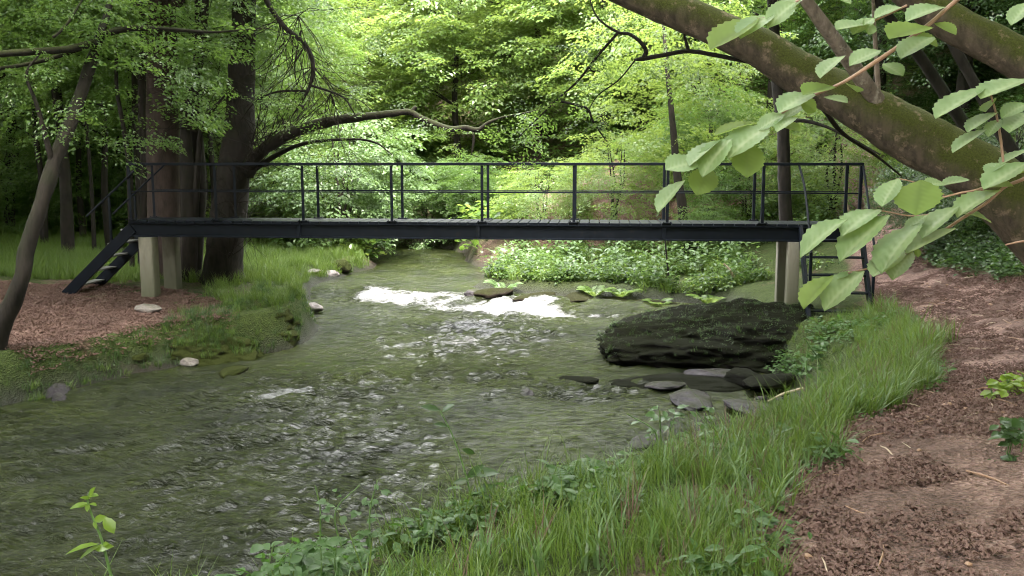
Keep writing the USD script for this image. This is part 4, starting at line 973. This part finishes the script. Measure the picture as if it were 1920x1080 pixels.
Y = 2.3
hazel('hazel_branch', 'long hazel branch slanting from the top right down to the middle of the railing', [
    ([(1830, -30, 2.15), (1780, 12, 2.2), (1740, 47, 2.2), (1680, 90, 2.25), (1640, 117, 2.28), (1580, 155, 2.3), (1505, 188, 2.32), (1440, 228, 2.35), (1380, 258, 2.35), (1320, 292, 2.36)], [9, 8, 8, 7, 8, 6, 5, 5, 4, 3])],
    [((1562, 162), (1506, 172), 20, 2.27), ((1525, 176), (1460, 197), 24, 2.3), ((1500, 190), (1533, 206), 26, 2.3), ((1512, 196), (1470, 214), 18, 2.34), ((1400, 266), (1402, 330), 60, 2.33), ((1310, 302), (1248, 317), 36, 2.33), ((1332, 316), (1306, 364), 54, 2.36),
     ((1284, 338), (1227, 390), 22, 2.33), ((1442, 238), (1362, 276), 38, 2.3), ((1372, 260), (1308, 318), 40, 2.3), ((1352, 262), (1288, 302), 16, 2.34), ((1398, 256), (1343, 282), 24, 2.36), ((1424, 230), (1338, 252), 12, 2.36), ((1472, 214), (1418, 240), 24, 2.3),
     ((1492, 220), (1455, 236), 14, 2.28), ((1583, 105), (1533, 131), 13, 2.25), ((1652, 95), (1592, 114), 22, 2.2), ((1655, 120), (1694, 140), 22, 2.25), ((1592, 158), (1608, 172), 12, 2.25), ((1740, 50), (1668, 64), 26, 2.15), ((1748, 70), (1688, 94), 24, 2.2), ((1772, 14), (1702, 20), 12, 2.2),
     ((1752, 44), (1795, 57), 13, 2.2), ((1705, 62), (1760, 84), 14, 2.24), ((1545, 182), (1590, 192), 12, 2.3), ((1460, 232), (1500, 244), 14, 2.32)], 1)
hazel('hazel_branch', 'short hazel spray with a few leaves hanging at the top edge before the leaning trunk', [([(1560, -40, 2.2), (1505, -4, 2.2), (1450, 28, 2.2), (1420, 36, 2.2)], [6, 5, 4, 3])],
      [((1422, 34), (1330, 90), 36, 2.2), ((1447, 28), (1386, 62), 26, 2.2), ((1492, 4), (1438, 40), 34, 2.18), ((1512, -6), (1448, 20), 14, 2.22), ((1535, -20), (1600, -2), 20, 2.2)], 2)
hazel('hazel_branch', 'hazel spray with three leaves beside the pale straight branch', [([(1700, 10, 2.4), (1660, 30, 2.4), (1630, 42, 2.4)], [4, 3, 3])],
      [((1628, 44), (1568, 54), 16, 2.4), ((1638, 34), (1598, 62), 24, 2.4), ((1626, 38), (1632, 60), 18, 2.42), ((1690, 14), (1640, 22), 12, 2.4)], 3)
hazel('hazel_branch', 'hazel spray reaching in from the right edge in front of the second mossy limb', [([(1990, 120, 2.1), (1925, 148, 2.1), (1850, 165, 2.1)], [5, 5, 3]), ([(1855, 168, 2.1), (1868, 215, 2.1), (1876, 260, 2.1), (1882, 312, 2.1)], [3, 4, 5, 5])],
      [((1848, 164), (1752, 219), 28, 2.1), ((1925, 148), (1838, 182), 28, 2.08), ((1870, 210), (1811, 241), 17, 2.1), ((1928, 195), (1878, 211), 22, 2.08), ((1876, 224), (1850, 249), 22, 2.1), ((1928, 210), (1890, 238), 28, 2.1), ((1850, 242), (1784, 283), 18, 2.1), ((1930, 280), (1874, 308), 13, 2.1),
       ((1862, 186), (1846, 207), 15, 2.12), ((1934, 4), (1893, 38), 26, 2.1), ((1880, 306), (1850, 316), 12, 2.1)], 4)
hazel('hazel_branch', 'large hazel branch with many leaves sweeping from the right edge over the stairs', [
    ([(1980, 300, 2.1), (1920, 335, 2.1), (1885, 350, 2.1), (1850, 380, 2.1), (1800, 412, 2.1), (1735, 455, 2.1), (1690, 480, 2.1), (1640, 500, 2.1), (1590, 512, 2.1)], [8, 7, 6, 6, 6, 5, 4, 4, 3]),
    ([(1880, 320, 2.12), (1843, 352, 2.12), (1800, 362, 2.12), (1755, 373, 2.12)], [4, 5, 4, 3]), ([(1770, 366, 2.12), (1750, 352, 2.12), (1700, 338, 2.12), (1680, 335, 2.12)], [3, 3, 2, 2]), ([(1843, 355, 2.14), (1800, 385, 2.14), (1720, 405, 2.14), (1650, 395, 2.15), (1620, 400, 2.15)], [4, 3, 3, 2, 2])],
    [((1684, 335), (1651, 384), 36, 2.1), ((1727, 338), (1717, 403), 82, 2.08), ((1762, 348), (1818, 334), 15, 2.14), ((1772, 345), (1736, 341), 12, 2.14), ((1588, 412), (1491, 462), 30, 2.1), ((1648, 393), (1576, 424), 27, 2.13), ((1667, 404), (1568, 480), 44, 2.08), ((1928, 304), (1843, 353), 36, 2.05),
     ((1932, 310), (1878, 331), 28, 2.1), ((1797, 387), (1723, 437), 29, 2.08), ((1874, 357), (1790, 386), 19, 2.08), ((1727, 419), (1638, 489), 35, 2.08), ((1737, 404), (1698, 431), 21, 2.1), ((1792, 428), (1698, 472), 24, 2.07), ((1694, 470), (1636, 517), 36, 2.08), ((1710, 471), (1670, 520), 36, 2.1),
     ((1802, 400), (1862, 406), 13, 2.1), ((1562, 517), (1498, 561), 25, 2.1), ((1620, 509), (1537, 570), 44, 2.08), ((1718, 465), (1722, 482), 12, 2.1), ((1610, 510), (1570, 522), 10, 2.12), ((1840, 352), (1900, 345), 12, 2.12)], 5)
hazel('bare_twig', 'thin reddish bare twig end at the right edge below the leaning trunk', [([(1960, 448, 2.3), (1920, 452, 2.3), (1885, 459, 2.3)], [5, 4, 3])], [], 6)

# ------------------------------------------------------------------ small plants
def flat_leaf(base, d, n, L, W):
    """Pointed oval leaf of eight triangles, folded on the midrib."""
    d = unit(np.array(d, float)); n = np.array(n, float); n = unit(n - d * (n @ d)); s = np.cross(n, d)
    u = [0, .25, .55, .8, 1]; w = [.06, .75, 1, .6, 0]
    V = []
    for a, b in zip(u, w):
        c = np.array(base) + d * a * L - n * .18 * L * a * a
        V += [c - s * b * W / 2 + n * .12 * W * b, c, c + s * b * W / 2 + n * .12 * W * b]
    return np.array(V), grid_faces(3, 5)


def leafy_stem(name, label, catname, pts, widths, leaves, m='herb', group=None):
    t = thing(name, label, catname, group=group)
    obj('stem', pxlimb(pts, widths, 6, .03, 5), M['stem_green'], t, True)
    for (bx_, by_), (ex, ey), wpx, Yl in leaves:
        b = at(bx_, by_, Yl); e = at(ex, ey, Yl - .03); d = e - b; L = np.linalg.norm(d)
        view = unit(np.array([0, 0, EYE]) - b); f = unit(view - d / L * (view @ d / L)); up = np.cross(d / L, f); up = up if up[2] > 0 else -up
        W = max(wpx * Yl / FPX, .42 * L); cph = min(.98, wpx * Yl / FPX / W)
        obj('leaf', flat_leaf(b, d, f * cph + up * math.sqrt(1 - cph ** 2), L, W), M[m], t, True)
    return t


leafy_stem('young_plant', 'single young plant with bright leaves standing before the water at bottom left', 'plant', [(225, 1130, 3.6), (208, 1078, 3.6), (190, 1010, 3.6), (172, 965, 3.6), (164, 935, 3.6), (170, 918, 3.6)], [7, 6, 5, 4, 3, 2],
           [((168, 935), (173, 914), 6, 3.6), ((168, 934), (152, 932), 7, 3.6), ((166, 930), (182, 926), 6, 3.6), ((165, 943), (130, 950), 9, 3.6), ((165, 945), (144, 950), 7, 3.6), ((168, 944), (180, 945), 5, 3.6), ((165, 945), (163, 958), 10, 3.6), ((176, 975), (197, 970), 16, 3.6), ((196, 970), (214, 998), 24, 3.55), ((186, 1020), (120, 1030), 10, 3.6),
            ((190, 1022), (145, 1043), 9, 3.6), ((178, 1030), (208, 1022), 16, 3.6), ((192, 1022), (200, 1018), 8, 3.6), ((176, 978), (180, 990), 8, 3.6)], 'yellow_leaf')


def bramble(name, label, px0, px1, py0, py1, Yd, n, seed, m='herb', size=(20, 34), catname='plant', stems=5):
    g = np.random.default_rng(seed)
    t = thing(name, label, catname)
    for k in range(stems):
        x = px0 + (px1 - px0) * (k + .5) / stems
        obj('stem', pxlimb([(x, py1 + 40, Yd), (x + g.normal(0, 8), (py0 + py1) / 2 + 10, Yd), (x + g.normal(0, 15), py0 + g.uniform(0, 20), Yd)], [4, 3, 2], 5, .03, k), M['stem_green'], t, True)
    for k in range(n):
        x, y, yy = g.uniform(px0, px1), g.uniform(py0, py1), Yd + g.normal(0, .12)
        L = g.uniform(*size) * yy / FPX; th = g.uniform(0, 2 * PI); b = at(x, y, yy)
        for a in (-.9, 0, .9) if k % 2 == 0 else (0,):
            d = np.array([math.cos(th + a), math.sin(th + a), g.normal(-.1, .2)])
            obj('leaf', flat_leaf(b, d, [g.normal(0, .25), g.normal(-.35, .25), 1], L * (.8 if a else 1), L * .62), M[m], t, True)
    return t


bramble('bramble', 'clump of bramble leaves at the bottom edge left of the bank grass', 485, 650, 1015, 1085, 3.7, 44, 1)
bramble('bramble', 'sparse light green leaves over the water left of the bank grass', 575, 720, 895, 1010, 4.4, 18, 2, size=(16, 26), stems=3)
bramble('shore_herb', 'light green leafy herb standing in front of the wet stones', 1200, 1345, 760, 850, 9.5, 46, 3, size=(14, 24))
bramble('nettle', 'upright yellow green nettle at the upper left edge of the bank grass', 1508, 1545, 630, 735, 11.5, 26, 4, size=(12, 20), stems=2)
bramble('path_shrub', 'small yellow green shrub at the right edge of the path', 1858, 1935, 695, 750, 6.6, 60, 5, m='yellow_leaf', size=(16, 28), catname='shrub')
bramble('path_shrub', 'dark green low shrub at the right edge nearer along the path', 1872, 1945, 785, 900, 5.0, 70, 6, m='leaf_dark', size=(22, 36), catname='shrub')
bramble('broadleaf_herb', 'pale round leaved herbs at the path edge of the grass', 1580, 1740, 745, 790, 8.5, 50, 7, m='leaf_pale', size=(12, 20))
bramble('broadleaf_herb', 'green ground herbs at the bottom of the grass beside the path', 1420, 1620, 950, 1040, 4.6, 70, 8, size=(16, 28))
bramble('broadleaf_herb', 'leafy herbs among the grass at the bottom edge', 900, 1100, 1000, 1080, 4.3, 60, 9, size=(18, 30))
leafy_stem('tall_weed', 'tall thin weed leaning over the water in the lower middle', 'weed', [(905, 1100, 4.9), (892, 980, 4.9), (876, 900, 4.9), (850, 820, 4.9), (825, 770, 4.9)], [5, 4, 4, 3, 2],
           [((826, 770), (790, 758), 12, 4.9), ((828, 772), (850, 756), 10, 4.9), ((840, 800), (815, 792), 8, 4.9), ((890, 850), (868, 842), 12, 4.9), ((876, 896), (905, 872), 18, 4.9), ((880, 900), (850, 905), 14, 4.9), ((884, 930), (925, 905), 16, 4.9), ((890, 950), (945, 930), 18, 4.9), ((880, 890), (935, 880), 18, 4.9), ((893, 985), (935, 965), 16, 4.9), ((893, 990), (862, 975), 12, 4.9)], 'leaf_dark')


def fern(name, label, x, y, nf, L, seed, m='leaf_bright', up=.9, z=None):
    g = np.random.default_rng(seed)
    t = thing(name, label, 'fern', (x, y, gz(x, y) if z is None else z))
    for k in range(nf):
        a = k * 2 * PI / nf + g.normal(0, .25); l = L * g.uniform(.75, 1.15); h = np.array([math.cos(a), math.sin(a), 0])
        n = 16; parts = []
        tt_ = np.linspace(0, 1, n)
        C = np.outer(l * (.75 * tt_), h) + np.outer(l * (up * tt_ - .62 * up * tt_ ** 2.2), [0, 0, 1])
        T = unit(np.gradient(C, axis=0)); S = unit(np.cross(T, [0, 0, 1.0]))
        parts.append(tube(C, [.006, .002], 3, n))
        for i in range(2, n):
            w = l * .30 * math.sin(PI * min(1, .12 + tt_[i] * .88)) ** .8
            for sg in (-1, 1):
                d = unit(S[i] * sg + T[i] * .45)
                parts.append(flat_leaf(C[i], d, np.cross(S[i], T[i]), w, l * .055))
        obj('frond', cat(parts), M[m], t)
    return t


for px, py, z, nf, L, m, up, lab in [(945, 528, .5, 7, .62, 'leaf_pale', 1.4, 'upright pale green fern at the left tip of the island'), (1115, 535, .5, 9, .62, 'leaf_bright', .9, 'spreading fern in the middle of the island bank'), (1165, 537, .5, 9, .6, 'leaf_bright', .85, 'fern just right of the middle fern on the island bank'),
                                     (1235, 545, .5, 8, .5, 'leaf_bright', .9, 'small fern left of the thin sapling on the island'), (1330, 540, .6, 8, .6, 'leaf_bright', .9, 'fern left of the curved dead stick on the island')]:
    p = onz(px, py, z); fern('fern', lab, p[0], p[1], nf, L, int(px), m, up)
for px, py, Yd, L, lab in [(1110, 985, 5.0, .42, 'fern fronds arching out of the bank grass in the lower middle'), (1330, 800, 9.2, .4, 'little fern at the shore edge above the pebbles')]:
    p = at(px, py, Yd); fern('fern', lab, p[0], p[1], 8, L, int(px), 'herb', .7)


# ------------------------------------------------------------------ grass, ground cover and litter: what nobody could count
def tuft(seed, n=26, h=.34, w=.008, spread=.09, bend=.6):
    g = np.random.default_rng(seed); out = []
    for k in range(n):
        a, r = g.uniform(0, 2 * PI), spread * math.sqrt(g.random()); l = h * g.uniform(.55, 1.2); th = g.uniform(0, 2 * PI)
        o = np.array([r * math.cos(a), r * math.sin(a), -.02]); lean = bend * g.uniform(.2, 1.1)
        hd = np.array([math.cos(th), math.sin(th), 0]); sd = np.array([-hd[1], hd[0], 0]); V = []
        for t_, ww in ((0, 1), (.35, .9), (.7, .6), (1, .05)):
            c = o + hd * l * lean * t_ ** 1.8 + np.array([0, 0, l * (t_ - .28 * lean * t_ ** 2.5)])
            V += [c - sd * w * ww / 2, c + sd * w * ww / 2]
        V = np.array(V); out.append((V, grid_faces(2, 4)))
    return cat(out)


def herb_clump(seed, n=14, r=.10, L=.055, h=.14):
    g = np.random.default_rng(seed); out = []
    for k in range(n):
        a = g.uniform(0, 2 * PI); q = r * math.sqrt(g.random()); b = np.array([q * math.cos(a), q * math.sin(a), h * g.random() ** .7])
        th = g.uniform(0, 2 * PI)
        out.append(flat_leaf(b, [math.cos(th), math.sin(th), g.normal(0, .25)], [g.normal(0, .3), g.normal(0, .3), 1], L * g.uniform(.6, 1.3), L * .62))
    return cat(out)


def pts_in(x0, x1, y0, y1, n, seed, ok):
    g = np.random.default_rng(seed)
    x, y = g.uniform(x0, x1, n), g.uniform(y0, y1, n)
    z, d, _ = ground_z(x, y, True)
    k = ok(x, y, z, d)
    return np.column_stack([x, y, z])[k]


def ins(name, P, protos, mats, smin, smax, label, catname, seed, tilt=.15, sc=1.0):
    g = np.random.default_rng(seed); n = len(P)
    scatter(name, protos, P, g.uniform(0, 6.28, n), g.uniform(smin, smax, n) * sc, label, catname, mats, tilt=(g.normal(0, tilt, n), g.normal(0, tilt, n)), seed=seed)


tufts = [tuft(500 + k) for k in range(5)] + [tuft(520 + k, 16, .5, .011, .08, .9) for k in range(2)]
low_tufts = [tuft(540 + k, 24, .2, .008, .1, .7) for k in range(4)]
herbs = [herb_clump(560 + k) for k in range(5)]


def bank(x, y, z, d):
    t = np.clip(((x - 2.5) * 1.3 + (y - 10.8) * 1.6) / (1.3 ** 2 + 1.6 ** 2), 0, 1); d = np.where(np.hypot(x - 2.5 - 1.3 * t, y - 10.8 - 1.6 * t) < .8, 0, d)
    pdv = path_dist(x, y); pn = fbm(np.stack([x, y, 0 * x], 1) * 1.1, 3, 61)
    return (d > .18) & (pdv > .93 + .7 * (pn - .5)) & (x < np.interp(y, PATH_C[:, 1], PATH_C[:, 0])) & (y < 15.0 - .0 * x) & ((x > 4.3) | (y < 13.2)) & (pn > .27 + .06 * smooth01((6 - y) / 1.5) * smooth01((1.8 - x) / 1.5))


P = pts_in(-3.5, 7, 3.2, 15.2, 16000, 1, bank)
_d = ground_z(P[:, 0], P[:, 1], True)[1]
ins('bank_grass', P, tufts + [tuft(580 + k, 12, .34, .02, .07, .8) for k in range(2)] + [tuft(590, 9, .42, .006, .1, .5)], [M['grass']] * 7 + [M['leaf_pale']] * 2 + [M['litter_leaf']], .6, 1.15, 'long green grass covering the near right bank between river and path', 'grass', 2, sc=(.3 + .7 * smooth01((_d - .5) / 1.5)) * (.72 + .28 * smooth01((P[:, 1] - 4) / 4)))
P = pts_in(-3.5, 7, 3.2, 14.5, 8000, 3, lambda x, y, z, d: (d > .1) & (path_dist(x, y) > .82) & (x < np.interp(y, PATH_C[:, 1], PATH_C[:, 0])) & (fbm(np.stack([x, y, 0 * x], 1) * .8, 3, 62) > .48))
P = P[np.hypot(P[:, 0] - 3.0, P[:, 1] - 11.6) > .9]
ins('bank_herbs', P, herbs, [M['herb']], .7, 1.4, 'small leafy herbs growing through the near bank grass', 'ground cover', 4)
P = pts_in(-26, -4.2, 16.6, 30, 15000, 5, lambda x, y, z, d: (d > .25) & ((y > 18.6) | (x > -5.9)) & (np.hypot(x + 8.2, (y - 15.6) * 1.3) > 3.4) & (fbm(np.stack([x, y, 0 * x], 1) * .6, 3, 63) > .36))
ins('meadow_grass', P, tufts[:5] + low_tufts, [M['grass']], .7, 1.15, 'grass on the left bank behind and beside the bridge piers', 'grass', 6)
P = pts_in(-9.5, -4.0, 12.2, 19, 3600, 7, lambda x, y, z, d: (d > .02) & (d < .35 + .9 * (x > -5.9)) & (fbm(np.stack([x, y, 0 * x], 1) * 1.2, 3, 64) > .5))
ins('edge_grass', P, low_tufts, [M['leaf_dark'], M['leaf_dark'], M['grass'], M['leaf_dark']], .45, .9, 'short mossy grass along the edge of the left bank', 'grass', 8)
P = pts_in(-1.2, 9, 20.5, 31, 9000, 9, lambda x, y, z, d: (d > .32) & (y < 26.8) & (fbm(np.stack([x, y, 0 * x], 1) * 1.3, 3, 65) > .45) & (path_dist(x, y) > 1.1))
ins('island_cover', P, [herb_clump(600 + k, 20, .2, .07, .2) for k in range(4)] + [herb_clump(610, 26, .16, .11, .5), low_tufts[0], low_tufts[1], tufts[0]], [M['leaf_mid'], M['leaf_bright'], M['leaf_mid'], M['leaf_dark'], M['leaf_pale'], M['grass'], M['grass'], M['grass']], .6, 1.5, 'sunny leafy herbs and grass covering the island bank', 'ground cover', 10)
P = pts_in(5.2, 17, 5.5, 28, 15000, 11, lambda x, y, z, d: (path_dist(x, y) > 1.02 + .25 * (fbm(np.stack([x, y, 0 * x], 1) * 2, 2, 71) - .5)) & (x > np.interp(y, PATH_C[:, 1], PATH_C[:, 0])) & (fbm(np.stack([x, y, 0 * x], 1) * .7, 3, 66) > .3))
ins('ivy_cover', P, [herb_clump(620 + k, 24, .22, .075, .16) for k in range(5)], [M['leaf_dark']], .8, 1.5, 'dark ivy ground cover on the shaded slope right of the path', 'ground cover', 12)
P = pts_in(-34, 34, 28, 76, 17000, 13, lambda x, y, z, d: (d > .15) & (fbm(np.stack([x, y, 0 * x], 1) * .5, 3, 67) > .42) & ~((x > .3) & (x < 3.8) & (y < 30.6)))
ins('wood_cover', P, [herb_clump(640 + k, 26, .35, .13, .4) for k in range(4)], [M['leaf_bright'], M['leaf_mid']], 1.1, 2.4, 'low green undergrowth on the wooded valley floor', 'ground cover', 14)


def dead_leaf(seed):
    g = np.random.default_rng(seed)
    v, f = flat_leaf([0, 0, .004], [1, 0, .1], [g.normal(0, .3), g.normal(0, .3), 1], .06, .038)
    v = v.copy(); v[:, 2] += .012 * np.sin(v[:, 0] * 90 + seed) * np.sign(v[:, 1] + 1e-6)
    return v - [.03, 0, 0], f


def on_rock(prim_path, n, seed, nz):
    m = UsdGeom.Mesh.Get(stage, prim_path); v = np.array(m.GetPointsAttr().Get()); nr = np.array(m.GetNormalsAttr().Get())
    g = np.random.default_rng(seed); i = g.integers(0, len(v), n)
    k = (nr[i, 2] > nz) & (v[i, 2] > .12) & (fbm(v[i] * 1.8, 3, seed) > .42)
    return v[i][k] + g.normal(0, .01, (k.sum(), 3)) - [0, 0, .015]


P = on_rock('/World/boulder', 6000, 31, .1)
ins('boulder_moss', P, [tuft(660 + k, 12, .09, .006, .05, .9) for k in range(3)] + [herb_clump(670 + k, 7, .06, .028, .05) for k in range(3)], [M['leaf_dark']], .5, 1.1, 'dark moss and tiny plants growing on the huge boulder', 'moss', 32)
P = np.vstack([on_rock('/World/mossy_bank_rock', 5000, 33, -.1), on_rock('/World/mossy_bank_rock_001', 3000, 34, .1)])
ins('bank_tip_moss', P, [tuft(680 + k, 14, .11, .006, .05, .9) for k in range(3)] + low_tufts[:2], [M['leaf_dark'], M['leaf_dark'], M['leaf_dark'], M['grass'], M['leaf_dark']], .4, .8, 'short mossy grass growing on the rocks of the left bank', 'moss', 20)
dl = [cat([(v + np.r_[np.random.default_rng(s * 9 + q).uniform(-.14, .14, 2), .003 * q], f) if q % 2 else (np.column_stack([v[:, 1], -v[:, 0], v[:, 2]]) + np.r_[np.random.default_rng(s * 9 + q).uniform(-.14, .14, 2), .003 * q], f) for q, (v, f) in enumerate(dead_leaf(s * 31 + q) for q in range(9))]) for s in range(6)]
P = pts_in(-.5, 10, 2.6, 19, 36000, 15, lambda x, y, z, d: (path_dist(x, y) < 1.15) & (fbm(np.stack([x, y, 0 * x], 1) * 1.6, 3, 69) > .47 - .2 * path_dist(x, y)))
P[:, 2] += .016
ins('path_leaf_litter', P, dl, [M['litter_leaf']], .3, .68, 'fallen dry leaves scattered over the footpath', 'leaf litter', 16, .1)
def debris(seed):
    g = np.random.default_rng(seed); a = g.uniform(0, 6.28); d = np.array([math.cos(a), math.sin(a), 0]) * g.uniform(.05, .16)
    return tube([-d, g.normal(0, .012, 3) + [0, 0, .008], d], [.004, .005, .002], 5, 6) if seed % 3 else rock((0, 0, .004), (.03, .022, .014), seed, 1)


P = pts_in(-.5, 9, 2.6, 17, 900, 25, lambda x, y, z, d: path_dist(x, y) < 1.05)
P[:, 2] += .018
ins('path_debris', P, [debris(700 + k) for k in range(9)], [M['dead_wood'], M['twig_red'], M['twig_red']], .6, 1.3, 'small twigs and pebbles lying on the footpath', 'debris', 26, .05)
P = pts_in(-.5, 9, 2.8, 16, 5000, 27, lambda x, y, z, d: (np.abs(path_dist(x, y) - .9) < .16) & (fbm(np.stack([x, y, 0 * x], 1) * 2.2, 3, 72) > .52))
ins('path_edge_weeds', P, low_tufts[:2] + herbs[:3], [M['grass'], M['grass'], M['herb'], M['herb'], M['herb']], .35, .8, 'sparse low weeds along the edges of the footpath', 'ground cover', 28)
P = pts_in(-12, -4.6, 13, 18.6, 9000, 17, lambda x, y, z, d: (d > .25) & (np.hypot(x + 8.4, (y - 15.0) * 1.1) < 3.7 + 1.2 * (fbm(np.stack([x, y, 0 * x], 1) * 1.3, 3, 68) - .5)))
ins('bank_leaf_litter', P, dl, [M['litter_leaf']], .4, .85, 'fallen dry leaves covering the bare left bank', 'leaf litter', 18, .1)
